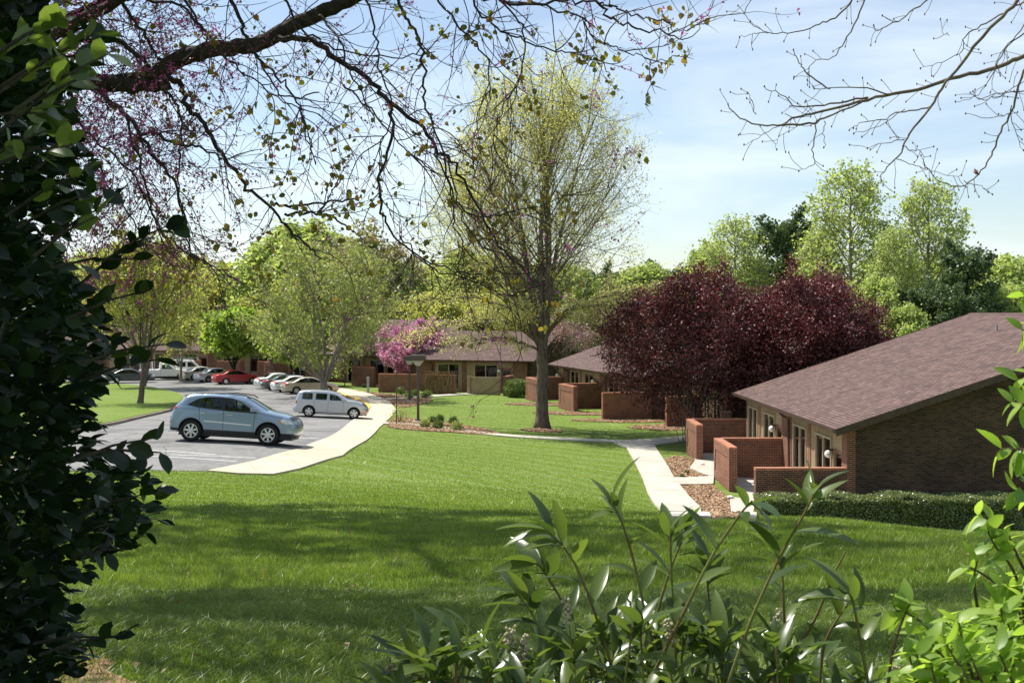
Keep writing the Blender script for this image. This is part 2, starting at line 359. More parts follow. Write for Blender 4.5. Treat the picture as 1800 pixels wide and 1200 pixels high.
def smooth_poly(pts, n=4, closed=True):
    out = []; m = len(pts)
    for i in range(m if closed else m - 1):
        p0, p1, p2, p3 = [Vector(pts[(i + k) % m] if closed else pts[min(max(i + k, 0), m - 1)]) for k in (-1, 0, 1, 2)]
        for j in range(n):
            t = j / n; out.append(tuple(.5 * ((2*p1) + (p2-p0)*t + (2*p0-5*p1+4*p2-p3)*t*t + (3*p1-p0-3*p2+p3)*t**3)))
    if not closed: out.append(tuple(pts[-1]))
    return out
def in_poly(x, y, poly):
    x = np.asarray(x); y = np.asarray(y); c = np.zeros(x.shape, bool); n = len(poly)
    for i in range(n):
        x1, y1 = poly[i]; x2, y2 = poly[(i + 1) % n]
        if y1 == y2: continue
        k = ((y1 > y) != (y2 > y)) & (x < (x2 - x1) * (y - y1) / (y2 - y1) + x1); c ^= k
    return c
def patch(name, poly, off, m, step=1.0, skirt=.25, parent=None):
    dense = []
    for i in range(len(poly)):
        a = Vector(poly[i]); b = Vector(poly[(i + 1) % len(poly)]); k = max(1, int((b - a).length / step))
        dense += [tuple(a.lerp(b, j / k)) for j in range(k)]
    xs = [p[0] for p in dense]; ys = [p[1] for p in dense]; nb = len(dense)
    gx, gy = np.meshgrid(np.arange(min(xs), max(xs), step), np.arange(min(ys), max(ys), step)); gx = gx.ravel() + .013; gy = gy.ravel() + .017
    ok = in_poly(gx, gy, dense); pts = [Vector(p) for p in dense] + [Vector((a, b)) for a, b in zip(gx[ok], gy[ok])]
    vs, es, fs, *_ = geometry.delaunay_2d_cdt(pts, [], [list(range(nb))], 1, 1e-4)
    va = np.array([tuple(v) for v in vs]); z = G(va[:, 0], va[:, 1]) + off
    verts = [(a, b, c) for (a, b), c in zip(va, z)]; faces = [list(f) for f in fs]
    if skirt:                      # side faces, so the slab has an edge
        cnt = {}
        for f in faces:
            for i in range(len(f)):
                e = (f[i], f[(i+1) % len(f)]); cnt[e] = 1
        be = [e for e in cnt if (e[1], e[0]) not in cnt]; lo = {}
        for a, b in be:
            for q in (a, b):
                if q not in lo: lo[q] = len(verts); v = verts[q]; verts.append((v[0], v[1], v[2] - skirt))
            faces.append([b, a, lo[a], lo[b]])
    o = mesh_obj(name, verts, faces, m, parent); box_uv(o.data)
    tag(o, kind='structure') if not parent else None
    return o
def build_ground():
    def grid(xs, ys):
        X, Y = np.meshgrid(xs, ys); Z = G(X, Y); nx, ny = len(xs), len(ys)
        i = np.arange(nx * ny).reshape(ny, nx); f = np.stack([i[:-1, :-1], i[:-1, 1:], i[1:, 1:], i[1:, :-1]], -1).reshape(-1, 4)
        return np.stack([X, Y, Z], -1).reshape(-1, 3), f
    xs = np.concatenate([[-900, -500, -250, -150, -100], np.arange(-70, -30, 2), np.arange(-30, 34, .8), np.arange(34, 72, 2), [100, 150, 250, 500, 900]])
    ys = np.concatenate([[-300, -100, -50, -30], np.arange(-20, 0, 1), np.arange(0, 90, .7), np.arange(90, 170, 1.5), [185, 220, 300, 500, 900, 1800]])
    v, f = grid(xs, ys)
    m = mat('lawn_ground', (.12, .2, .04), .95, .15); n, l, b = nodes(m); tc = n.new('ShaderNodeTexCoord')
    def nz(s, d=5, st=None):
        a = n.new('ShaderNodeTexNoise'); a.inputs['Scale'].default_value = s; a.inputs['Detail'].default_value = d
        if st:
            mp = n.new('ShaderNodeMapping'); mp.inputs['Scale'].default_value = st; l.new(tc.outputs['Object'], mp.inputs[0]); l.new(mp.outputs[0], a.inputs[0])
        else: l.new(tc.outputs['Object'], a.inputs[0])
        return a.outputs[0]
    def ramp(src, p0, c0, p1, c1):
        r = n.new('ShaderNodeValToRGB'); r.color_ramp.elements[0].position = p0; r.color_ramp.elements[0].color = (*c0, 1)
        r.color_ramp.elements[1].position = p1; r.color_ramp.elements[1].color = (*c1, 1); l.new(src, r.inputs[0]); return r.outputs[0]
    def mix(f, a, b2, bl='MIX'):
        q = n.new('ShaderNodeMixRGB'); q.blend_type = bl
        for s, x in ((0, f), (1, a), (2, b2)):
            if hasattr(x, 'links'): l.new(x, q.inputs[s])
            else: q.inputs[s].default_value = x if s == 0 else (*x, 1)
        return q.outputs[0]
    c = ramp(nz(7), .35, (.098, .155, .017), .65, (.158, .22, .031))
    c = mix(ramp(nz(.35, 6), .5, (0, 0, 0), .72, (.55, .55, .55)), c, (.21, .25, .07))
    c = mix(ramp(nz(30, 3), .55, (0, 0, 0), .8, (.6, .6, .6)), c, (.24, .26, .10))
    # faint mowing arcs
    wv = n.new('ShaderNodeTexWave'); wv.wave_type = 'RINGS'; wv.rings_direction = 'Z'; wv.inputs['Scale'].default_value = .16; wv.inputs['Distortion'].default_value = 1.2; wv.inputs['Detail Scale'].default_value = .3
    mp = n.new('ShaderNodeMapping'); mp.inputs['Location'].default_value = (9, -30, 0); l.new(tc.outputs['Object'], mp.inputs[0]); l.new(mp.outputs[0], wv.inputs[0])
    c = mix(ramp(wv.outputs[0], .75, (0, 0, 0), 1, (.5, .5, .5)), c, (.19, .27, .10))
    l.new(c, b.inputs['Base Color'])
    bb = n.new('ShaderNodeBump'); bb.inputs['Strength'].default_value = .9; bb.inputs['Distance'].default_value = .04; l.new(nz(28, 4), bb.inputs['Height']); l.new(bb.outputs[0], b.inputs['Normal'])
    tag(mesh_obj('ground', v, f, m, smooth=True), kind='structure')
build_ground()
lot_px = [(-60, 835), (200, 826), (364, 829), (450, 811), (528, 790), (575, 771), (611, 746), (633, 729), (648, 716), (633, 704), (603, 694), (575, 682), (535, 672), (480, 662), (440, 658), (330, 655), (230, 652), (60, 654), (-250, 665)]
LOT = pix_poly(lot_px)
patch('parking_lot', LOT, .02, M['asphalt'])
isl = smooth_poly(pix_poly([(-60, 672), (120, 674), (226, 678), (270, 683), (310, 692), (326, 699), (318, 712), (300, 723), (230, 740), (120, 762), (-60, 800)]), 3)
ISL = isl
tag(patch('kerb', isl, .15, M['kerb'], 1.2), kind='structure')
cen = Vector((sum(p[0] for p in isl) / len(isl), sum(p[1] for p in isl) / len(isl)))
def inset(poly, d):
    out = []; n = len(poly)
    for i in range(n):
        a, b, c = Vector(poly[i-1]), Vector(poly[i]), Vector(poly[(i+1) % n]); t = (c - a).normalized(); nn = Vector((-t.y, t.x))
        out.append(tuple(b + nn * d))
    return out
_a = sum(isl[i][0] * isl[(i+1) % len(isl)][1] - isl[(i+1) % len(isl)][0] * isl[i][1] for i in range(len(isl)))
ISLG = inset(isl, .18 if _a > 0 else -.18)
tag(patch('island_lawn', ISLG, .18, bpy.data.materials['lawn_ground'], 1.0), kind='structure')
WALK = pix_poly([(364, 829), (450, 811), (528, 790), (575, 771), (611, 746), (633, 729), (648, 716), (633, 704), (603, 694), (575, 682), (592, 681), (644, 689), (683, 704), (697, 721), (689, 732), (667, 752), (644, 775), (603, 802), (528, 825), (480, 835), (420, 834)])
tag(patch('sidewalk', WALK, .055, M['concrete_walk'], .8, .35), kind='structure')
def ribbon(pts, wd):
    """polygon of width wd round a ground polyline"""
    l = []; r = []; n = len(pts)
    for i in range(n):
        t = (Vector(pts[min(i+1, n-1)]) - Vector(pts[max(i-1, 0)])).normalized(); nn = Vector((-t.y, t.x)) * wd / 2; p = Vector(pts[i])
        l.append(tuple(p + nn)); r.append(tuple(p - nn))
    return l + r[::-1]
PATHA = ribbon(smooth_poly(pix_poly([(664, 744), (715, 746), (770, 752), (840, 761), (900, 767), (1000, 772.5), (1080, 776), (1120, 779)]), 3, False), 1.25)
patch('garden_path', PATHA, .06, M['concrete'], .8)
PATHB = pix_poly([(1090, 776), (1150, 772), (1240, 765), (1260, 769), (1150, 783), (1186, 843), (1205, 866), (1232, 895), (1250, 915), (1180, 915), (1160, 897), (1130, 843), (1101, 787), (1080, 780)])
patch('main_path', PATHB, .075, M['concrete'], .7)
PATHC = ribbon(smooth_poly(pix_poly([(640, 704), (700, 701), (770, 696), (850, 691.5), (925, 688)]), 3, False), 1.2)
patch('far_path', PATHC, .07, M['concrete'], .8)
PATIOS = []
def near_pt(u, v): return (11.5 - v, 40.9 + u)
P1 = pix_poly([(1228, 820), (1256, 820), (1254, 853), (1194, 854), (1184, 842), (1246, 840)]); patch('patio_walk', P1, .09, M['concrete'], .5); PATIOS.append(P1)
P2 = [near_pt(-.1, 3.7), near_pt(.1, 0), near_pt(6.2, 0), near_pt(6.2, 2.6), near_pt(3.0, 2.9), near_pt(0.4, 3.75)]; patch('patio', P2, .10, M['concrete'], .5); PATIOS.append(P2)
P3_ = [near_pt(6.2, 0), near_pt(10, 0), near_pt(10, 2.6), near_pt(6.2, 2.6)]; patch('patio', P3_, .10, M['concrete'], .5); PATIOS.append(P3_)
P4 = [near_pt(10.2, 0), near_pt(18.6, 0), near_pt(18.6, 2.7), near_pt(15.6, 2.8), near_pt(12.2, 3.6), near_pt(10.2, 3.2)]; patch('patio', P4, .10, M['concrete'], .5); PATIOS.append(P4)
P5 = pix_poly([(1283, 877), (1330, 880), (1330, 916), (1310, 914)]); patch('patio_walk', P5, .085, M['concrete'], .5); PATIOS.append(P5)
MULCH = [pix_poly(p) for p in (
    [(1163, 808), (1190, 802), (1214, 806), (1230, 820), (1246, 841), (1187, 844)],
    [(1194, 854), (1254, 853), (1283, 878), (1309, 913), (1252, 914), (1236, 897), (1208, 868)])]
def disc(px, py, r, sx=1, k=18, seed=0):
    c = hit(px, py); rg = random.Random(seed)
    return [(c.x + math.cos(a) * r * sx * rg.uniform(.85, 1.15), c.y + math.sin(a) * r * rg.uniform(.85, 1.15)) for a in [2 * math.pi * i / k for i in range(k)]]
MULCH += [disc(955, 757, 1.25, seed=1), disc(245, 716, 1.6, seed=3)]
MULCH += [smooth_poly(pix_poly([(680, 750), (700, 734), (750, 740), (800, 746), (850, 754), (880, 762), (845, 764), (790, 760), (720, 756)]), 2),
          smooth_poly(pix_poly([(600, 684), (650, 690), (735, 697), (762, 703), (735, 712), (702, 716), (685, 706), (645, 691)]), 2),
          disc(960, 711, 1.6, 2.0, seed=5), disc(1010, 727, 1.4, 2.0, seed=6), disc(1100, 740, 1.3, 2.6, seed=7), disc(800, 681, 3.2, 1.6, seed=8), disc(700, 677, 1.5, 2, seed=9), disc(1200, 752, 2.2, 1.5, seed=10)]
for q in MULCH: patch('mulch_bed', q, .035, M['mulch'], .7)
M['edge_grass'] = M['mulch']
BARE = [smooth_poly(pix_poly([(100, 1160), (165, 1150), (205, 1172), (190, 1185), (250, 1215), (180, 1240), (60, 1240), (80, 1168)]), 2)]
for q in BARE: patch('bare_soil', q, .02, M['soil'], .25, .1)
# parking bay lines and kerb paint
def bar(name, a, b, wd, off, m, h=0):
    pa, pb = Vector(hit(*a)[:2]), Vector(hit(*b)[:2]); 
    o = patch(name, ribbon([tuple(pa), tuple((pa + pb) / 2), tuple(pb)], wd), off, m, .8, .01); tag(o, kind='structure'); return o
for a, b in [((215, 801), (415, 812)), ((235, 791), (380, 800)), ((528, 752), (597, 750)), ((540, 741), (612, 738)), ((520, 772), (560, 770)), ((640, 716), (560, 712)),
             ((455, 702), (520, 697)), ((450, 806), (300, 800))]:
    bar('parking_line', a, b, .11, .026, M['line'])
for a, b in [((634, 705), (649, 716)), ((649, 716), (646, 722))]:
    pass
yk = pix_poly([(585, 688), (604, 694.5), (634, 704.5), (648.5, 716), (640, 724)])
tag(patch('yellow_kerb', ribbon(smooth_poly(yk, 2, False), .26), .10, M['yellow'], .5, .12), kind='structure')
for t in [((401, 832), (393, 822)), ((455, 834.5), (437, 814)), ((528, 825), (497, 798)), ((575, 810), (545, 784)), ((612, 797), (577, 770)), ((640, 777), (596, 757)), ((660, 757), (613, 745)), ((684, 736), (628, 733)), ((697, 722), (643, 721))]:
    pass
M['joint'] = mat('joint', (.36, .31, .24), .9)
for a, b in [((455, 834), (437, 815)), ((530, 824), (500, 799)), ((603, 801), (560, 778)), ((640, 777), (598, 757)), ((666, 752), (615, 744.5)), ((688, 732), (633, 730)), ((696, 720), (650, 716.5)), ((684, 705), (640, 707))]:
    bar('sidewalk_joint', a, b, .022, .059, M['joint'])
for a, b in [((1112, 806), (1163, 805)), ((1126, 833), (1180, 832)), ((1144, 865), (1203, 864)), ((1106, 790), (1150, 788))]:
    bar('path_joint', a, b, .03, .079, M['joint'])
def chips():
    rng = np.random.default_rng(2); P_ = []
    for q in MULCH:
        xs = [p[0] for p in q]; ys = [p[1] for p in q]; ar = (max(xs) - min(xs)) * (max(ys) - min(ys)); n = int(ar * 330)
        x = rng.uniform(min(xs), max(xs), n); y = rng.uniform(min(ys), max(ys), n); ok = in_poly(x, y, q); P_.append(np.stack([x[ok], y[ok]], -1))
    p = np.concatenate(P_); n = len(p); pos = np.stack([p[:, 0], p[:, 1], G(p[:, 0], p[:, 1]) + .045 + rng.random(n) * .012], -1)
    a = rng.uniform(0, 6.28, n); d = np.stack([np.cos(a), np.sin(a), rng.normal(size=n) * .35], -1)
    o = scat_obj('mulch_chips', np.array([(-.16, -.5, 0), (.16, -.5, .05), (.16, .5, 0), (-.16, .5, .05)]), np.array([[0, 1, 2, 3]]), pos, frames(d, rng, None, .4), rng.uniform(.05, .14, n), M['chips'], rng=rng)
    tag(o, 'loose tan bark and straw mulch on the beds', 'mulch', kind='stuff')
M['chips'] = leaf_mat('mulch_chips', [(.24, .145, .085), (.42, .27, .16), (.56, .40, .26)], .05, .9, .2, tcol=(1, 1, 1))
chips()
def cracks(m, sc_, wd, dark):
    n, l, b = nodes(m); src = b.inputs['Base Color'].links[0].from_socket; tc = n.new('ShaderNodeTexCoord')
    nz = n.new('ShaderNodeTexNoise'); nz.inputs['Scale'].default_value = .8; nz.inputs['Detail'].default_value = 5; l.new(tc.outputs['Object'], nz.inputs[0])
    ad = n.new('ShaderNodeMixRGB'); ad.inputs[0].default_value = .22; ad.blend_type = 'ADD'; l.new(tc.outputs['Object'], ad.inputs[1]); l.new(nz.outputs['Color'], ad.inputs[2])
    v = n.new('ShaderNodeTexVoronoi'); v.feature = 'DISTANCE_TO_EDGE'; v.inputs['Scale'].default_value = sc_; l.new(ad.outputs[0], v.inputs[0])
    r = n.new('ShaderNodeValToRGB'); r.color_ramp.elements[0].color = (dark, dark, dark, 1); r.color_ramp.elements[1].position = wd; l.new(v.outputs[0], r.inputs[0])
    mm = n.new('ShaderNodeMixRGB'); mm.blend_type = 'MULTIPLY'; mm.inputs[0].default_value = 1; l.new(src, mm.inputs[1]); l.new(r.outputs[0], mm.inputs[2])
    o = n.new('ShaderNodeTexNoise'); o.inputs['Scale'].default_value = .55; o.inputs['Detail'].default_value = 3; l.new(tc.outputs['Object'], o.inputs[0])
    ro = n.new('ShaderNodeValToRGB'); ro.color_ramp.elements[0].color = (.62, .61, .60, 1); ro.color_ramp.elements[0].position = .30; ro.color_ramp.elements[1].position = .42; l.new(o.outputs[0], ro.inputs[0])
    m2 = n.new('ShaderNodeMixRGB'); m2.blend_type = 'MULTIPLY'; m2.inputs[0].default_value = 1; l.new(mm.outputs[0], m2.inputs[1]); l.new(ro.outputs[0], m2.inputs[2]); l.new(m2.outputs[0], b.inputs['Base Color'])
cracks(M['asphalt'], .16, .006, .45)
EXCL = [LOT, WALK, PATHA, PATHB, PATHC] + PATIOS + MULCH
# ---------------------------------------------------------------- houses
SL = 1 / 3                      # roof pitch
def house(name, label, origin, theta, L_, eave=3.1, half=11.7, unit=9.3, glim=True, base=0, wall_m='brick', gable_m='brick_shaded', slope=SL, group='brown roofed brick houses', first=0.0, skip=()):
    """local x along the front away from the near gable, y outward to the courtyards"""
    z0 = base
    r = empty(name, (origin[0], origin[1], z0), R(90) + theta, label, 'house', group)
    ov = .55; D = 2 * (half - ov); ez = eave - .02
    under = lambda y: ez - .17 + (ov - y) * slope if y > -D / 2 else ez - .17 + (D + ov + y) * slope
    # gable and back walls: a solid prism behind the front
    b = MB(); yf = -.28
    prof = [(yf, -.6), (yf, under(yf) - .02), (-D / 2, under(-D / 2 - 1e-6) - .02), (-D, under(-D) - .02), (-D, -.6)]
    b.prism(prof, 0, 0, L_)
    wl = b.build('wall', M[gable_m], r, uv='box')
    # front made of piers, panels, windows, doors
    pier = MB(); sid = MB(); zt = under(0) - .01
    battens = MB()
    def window(u0, u1, zb, ztop, mull, curt):
        fr = MB(); g = MB(); t = .06
        fr.box(u0, u1, -.10, .05, zb, zb + t).box(u0, u1, -.10, .05, ztop - t, ztop).box(u0, u0 + t, -.10, .05, zb + t, ztop - t).box(u1 - t, u1, -.10, .05, zb + t, ztop - t)
        for m_ in mull: fr.box(m_ - t / 2, m_ + t / 2, -.09, .045, zb + t, ztop - t)
        f = fr.build('window', M['frame'], r)
        g.box(u0 + t, u1 - t, -.03, -.022, zb + t, ztop - t); g.build('pane', M['glass'], f)
        k = MB(); k.box(u0, u1, -.275, -.27, zb, ztop); k.build('room_shade_sheet', M['interior'], f)  # near-black sheet stands for the shade inside the room
        if curt and glim:
            v = []; fc = []; n = 24; c0, c1 = curt
            for i in range(n + 1):
                x = c0 + (c1 - c0) * i / n; y = -.16 + .025 * math.sin(i * 1.9)
                v += [(x, y, zb + .05), (x, y, ztop - .08)]
            for i in range(n): a = i * 2; fc.append([a, a + 2, a + 3, a + 1])
            mesh_obj('curtain', v, fc, M['curtain'], f)
    nU = max(1, int(math.ceil(L_ / unit)))
    top = min(2.5, zt - .35)
    for k in range(nU):
        o = k * unit + first
        def cl(a, b_): return max(0, min(L_, o + a)), max(0, min(L_, o + b_))
        for a, b_ in ((-.7, .62), (5.05, 5.5), (8.15, 8.62)):
            a, b_ = cl(a, b_)
            if b_ - a > .1: MB().box(a, b_, -.27, .03, -.5, zt).build('brick_pier', M[wall_m], r, uv='box')
        if o + 1.9 < L_:      # door
            a, b_ = o + .72, o + 1.75
            d = MB().box(a, b_, -.12, -.05, .08, 2.2).build('door', M['door'], r)
            MB().box(a + .15, b_ - .15, -.05, -.035, .3, 2.0).build('pane', M['glass'], d)
            MB().ball((a + .08, -.01, 1.05), .035, 8, 6).build('handle', M['chrome'], d)
            sid.box(o + .62, a, -.27, 0, -.5, zt).box(b_, o + 2.05, -.27, 0, -.5, zt).box(a, b_, -.27, 0, 2.2, zt)
            lp = MB().box(o + 1.88 - .05, o + 1.88 + .05, 0, .16, 2.08, 2.14).build('wall_lamp', M['fdark'], r)
            MB().ball((o + 1.88, .17, 1.96), .14, 14, 10).build('globe', M['globe'], lp, True)
        if o + 4.4 < L_:
            window(o + 2.05, o + 4.3, .55, top, [o + 3.2], (o + 2.2, o + 3.1))
            sid.box(o + 2.05, o + 4.3, -.27, 0, -.5, .55).box(o + 2.05, o + 4.3, -.27, 0, top, zt).box(o + 4.3, o + 5.05, -.27, 0, -.5, zt)
        if o + 8.2 < L_:
            window(o + 5.75, o + 7.9, .1, top, [o + 6.8], (o + 6.9, o + 7.7))
            sid.box(o + 5.5, o + 5.75, -.27, 0, -.5, zt).box(o + 7.9, o + 8.15, -.27, 0, -.5, zt).box(o + 5.75, o + 7.9, -.27, 0, top, zt).box(o + 5.75, o + 7.9, -.27, 0, -.5, .1)
            # recessed strip of the same siding as far as the next unit
        if o + unit - .7 < L_: sid.box(o + 8.62, o + unit - .7, -.27, .0, -.5, zt) if unit - .7 > 8.62 else None
        if o + 8.4 < L_:
            ds = MB(); ds.tube([Vector((o + 8.4, .50, ez - .12)), Vector((o + 8.4, .34, ez - .32)), Vector((o + 8.4, .09, ez - .45)), Vector((o + 8.4, .08, .15)), Vector((o + 8.4, .25, .06))], .042, 8)
            ds.build('downspout', M['trim'], r, True)
        for q in np.arange(o + .7, min(L_, o + 8.1), .2):
            if glim and not (o + .72 < q < o + 1.75) and not (o + 5.05 < q < o + 5.5): battens.box(q, q + .03, 0, .014, top + .03 if (o + 2.0 < q < o + 4.35 or o + 5.7 < q < o + 7.95) else .05, zt)
    sid.f += [[i + len(sid.v) for i in q] for q in battens.f]; sid.v += battens.v; sid.build('siding', M['siding'], r)
    # roof slabs
    rb = MB(); g0, g1_ = -.55, L_ + .5; zr = ez + (D / 2 + ov) * slope; th = .16
    rb.prism([(ov, ez), (-D / 2, zr), (-D - ov, ez), (-D - ov, ez - th), (-D / 2, zr - th), (ov, ez - th)], 0, g0, g1_)
    roof = rb.build('roof', [M['shingle'], M['soffit']], r, uv='box')
    for p in roof.data.polygons: p.material_index = 0 if p.normal.z > .3 else 1
    for gx in (g0 - .03, g1_ + .0):
        fa = MB(); fa.prism([(ov, ez + .012), (-D / 2, zr + .012), (-D / 2, zr - .24), (ov, ez - .24)], 0, gx, gx + .03).prism([(-D / 2, zr + .012), (-D - ov, ez + .012), (-D - ov, ez - .24), (-D / 2, zr - .24)], 0, gx, gx + .03)
        fa.build('bargeboard', M['trim'], r)
    gt = MB(); gt.prism([(ov + .005, ez + .0), (ov + .005, ez - .14), (ov + .09, ez - .12), (ov + .12, ez + .0), (ov + .10, ez + .0), (ov + .075, ez - .10), (ov + .02, ez - .11), (ov + .02, ez)], 0, g0, g1_)
    gt.build('gutter', M['trim'], r)
    rc = MB(); rc.prism([(-D / 2 + .16, zr - .035), (-D / 2, zr + .03), (-D / 2 - .16, zr - .035)], 0, g0, g1_); rc.build('ridge_cap', M['shingle'], r, uv='box')
    for vx in np.arange(9.5, L_ - 1, 7.5): MB().lathe((vx, -D / 2 + 2.2, zr - 2.2 * slope - .05), [(.05, 0), (.05, .30)], 8).build('vent_pipe', M['grey_metal'], r)
    return r
def court_wall(pts, origin, theta, label, h=1.72, th=.32, base=0, panel=True, m='brick', drop=.5):
    """brick garden wall: pts in the house frame (x along, y out) as a 2- or 3-point line"""
    r = empty('courtyard_wall', (origin[0], origin[1], base), R(90) + theta, label, 'brick wall', 'courtyard walls of the houses')
    b = MB(); cap = MB()
    for i in range(len(pts) - 1):
        (x0, y0), (x1, y1) = pts[i], pts[i + 1]
        ax = abs(x1 - x0) > abs(y1 - y0)
        xa, xb, ya, yb = min(x0, x1), max(x0, x1), min(y0, y1), max(y0, y1)
        if ax: ya -= th / 2; yb += th / 2; xb += (th / 2 if i == 0 and len(pts) > 2 else 0)
        else: xa -= th / 2; xb += th / 2; yb -= (th / 2 if len(pts) > 2 else 0)
        hh = h - .09
        b.box(xa + .03, xb - .03, ya + .03, yb - .03, -drop, hh)
        cap.box(xa + (0 if ax or len(pts) == 2 else 0.0), xb, ya, yb, hh, h + (.002 if i else 0))
        if panel:             # raised border that leaves a sunk field, on both long faces
            e = .32
            for s in (0, 1):
                if ax:
                    y_a, y_b = (ya, ya + .03) if s == 0 else (yb - .03, yb)
                    b.box(xa, xb, y_a, y_b, hh - .34, hh).box(xa, xb, y_a, y_b, -drop, .38).box(xa, xa + e, y_a, y_b, .38, hh - .34).box(xb - e, xb, y_a, y_b, .38, hh - .34)
                else:
                    x_a, x_b = (xa, xa + .03) if s == 0 else (xb - .03, xb)
                    b.box(x_a, x_b, ya, yb, hh - .34, hh).box(x_a, x_b, ya, yb, -drop, .38).box(x_a, x_b, ya, ya + e, .38, hh - .34).box(x_a, x_b, yb - e, yb, .38, hh - .34)
            if ax: b.box(xa, xa + .03, ya + .03, yb - .03, -drop, hh).box(xb - .03, xb, ya + .03, yb - .03, -drop, hh)
            else: b.box(xa + .03, xb - .03, ya, ya + .03, -drop, hh).box(xa + .03, xb - .03, yb - .03, yb, -drop, hh)
    b.build('brickwork', M[m], r, uv='box'); cap.build('coping', M['coping'], r, uv='box')
    return r
M['coping'] = brick_mat('coping', (.46, .17, .085), (.34, .105, .055), (.42, .32, .23), w=.068, h=.34, ms=.009)
# near house at the right
NO = (11.5, 40.9)
house('brick_house', 'brick house at the right edge, dark gable wall behind the hedge', NO, 0, 17.6, first=0)
court_wall([(.15, 0.03), (.15, 3.16)], NO, 0, 'low brick courtyard wall ending against the dark gable, just behind the clipped hedge', h=1.70, m='brick_half_shaded')
court_wall([(9.9, 2.76), (6.3, 2.76)], NO, 0, 'sunlit brick courtyard wall panel beside the main path, standing across from the hedge end', h=1.70)
court_wall([(9.9, 0.03), (9.9, 2.58)], NO, 0, 'brick side wall running from the sunlit panel wall back to the near house', h=1.702, panel=False)
court_wall([(18.9, 2.62), (15.6, 2.62)], NO, 0, 'brick courtyard wall end in the shade of the purple plum tree, farther up the main path', h=1.72)
court_wall([(19.0, -3), (19.0, 2.45)], NO, 0, 'deep shaded brick wall across the far end of the near house', h=1.72, panel=False)
# second section behind the plum trees
house('brick_house', 'brick house mostly hidden behind the purple plum trees, gable tip showing at their right', (11.9, 66), 0, 20, eave=3.0, half=7.6, slope=.46, base=-.05)
r = MB().box(0, .45, 0, .45, 0, 1.9).box(-.04, .49, -.04, .49, 1.9, 1.98)
tag(r.build('brick_post', M['brick'], uv='box'), 'short brick post under the purple plum trees, catching a little sun', 'post').location = (10.7, 60.9, 0)
# middle house
TH = R(14.7); MO = (6.05 + 3.2 * math.cos(TH), 79.5 + 3.2 * math.sin(TH))
house('brick_house', 'tan fronted brick house between the big bare oak and the purple plum trees', MO, TH, 21.5, eave=2.85, half=11.7, base=-.15)
court_wall([(.15, .03), (.15, 3.2)], MO, TH, 'long shaded brick wall left of the purple plum crown, facing the lawn', h=1.85, base=-.15)
court_wall([(9.9, 3.1), (6.3, 3.1)], MO, TH, 'sunlit brick courtyard wall just right of the big oak trunk', h=1.9, base=-.15)
court_wall([(9.9, .03), (9.9, 2.9)], MO, TH, 'brick side wall with a sharp shadow line, right of the big oak trunk', h=1.9, base=-.15, panel=False)
court_wall([(19.2, 3.1), (15.6, 3.1)], MO, TH, 'brick courtyard wall half hidden behind the left side of the big oak trunk', h=1.9, base=-.15)
court_wall([(19.2, .03), (19.2, 2.9)], MO, TH, 'short brick side wall behind the big oak trunk', h=1.9, base=-.15, panel=False)
court_wall([(0, 0), (0, -4.2)], (9.6, 74.5), TH, 'dark brick wall under the middle of the nearer purple plum crown', h=1.9, base=-.1)
# far house left of the oak
TF = R(70); FO = (.7, 104.6)
house('brick_house', 'brick house with a beige screen, left of the oak trunk behind two round shrubs', (FO[0] + .9, FO[1] + 1.0), TF, 11.5, eave=2.9, half=7.5, base=-.1, first=1.0)
court_wall([(.3, 1.2), (.3, 3.0)], FO, TF, 'brick wall behind the round shrubs left of the oak', base=-.1)
court_wall([(7.9, 2.6), (5.0, 2.6)], FO, TF, 'brick courtyard wall with dead climbing vine, right of the pink blossom', base=-.1)
court_wall([(12.4, 2.6), (8.6, 2.6)], FO, TF, 'dark brick courtyard wall under the lower pink blossom', base=-.1)
bp = MB().box(3.9, 4.15, 1.9, 2.1, 0, 1.6).box(1.2, 4.15, 1.7, 1.9, 0, 1.55).build('privacy_panel', M['siding'])
tag(bp, 'beige wooden privacy screen beside the doorway of the far brick house', 'screen'); bp.location = (FO[0], FO[1], -.1); bp.rotation_euler = (0, 0, R(90) + TF)
TG = R(46); GO = (-11.2, 117.5)
house('brick_house', 'brick house behind the pink redbud and the parked tan car', GO, TG, 20, eave=2.9, half=10.5, base=-.15)
court_wall([(3.6, 2.8), (.2, 2.8)], GO, TG, 'sunlit brick wall panel left of the thin post, behind the grey bollard', h=1.9, base=-.15)
court_wall([(3.6, .03), (3.6, 2.6)], GO, TG, 'shaded brick side wall with a chair in front of it', h=1.9, base=-.15, panel=False)
court_wall([(11.2, 2.8), (8.2, 2.8)], GO, TG, 'brick wall behind the multi stemmed tree', h=1.9, base=-.15)
court_wall([(18.6, 2.8), (14.6, 2.8)], GO, TG, 'brick wall above the parked cars, under the right green maple', h=1.9, base=-.15)
TK = R(70); KO = (-25.5, 133.5)
house('brick_house', 'brick house behind the green maple and the red car', KO, TK, 26, eave=2.9, half=10, base=-.2)
court_wall([(1.6, 2.8), (-1.0, 2.8)], KO, TK, 'brick wall behind the dark parked car', h=1.9, base=-.2)
court_wall([(6.8, 2.8), (3.8, 2.8)], KO, TK, 'brick wall right of the maple trunk, behind the red car', h=1.9, base=-.2)
court_wall([(13.6, 2.8), (9.0, 2.8)], KO, TK, 'sunlit brick wall left of the maple trunk, behind the white cars', h=1.9, base=-.2)
house('brick_house', 'brick house in the far left behind the white van', (-47, 147), R(80), 24, eave=2.9, half=10, base=-.2)
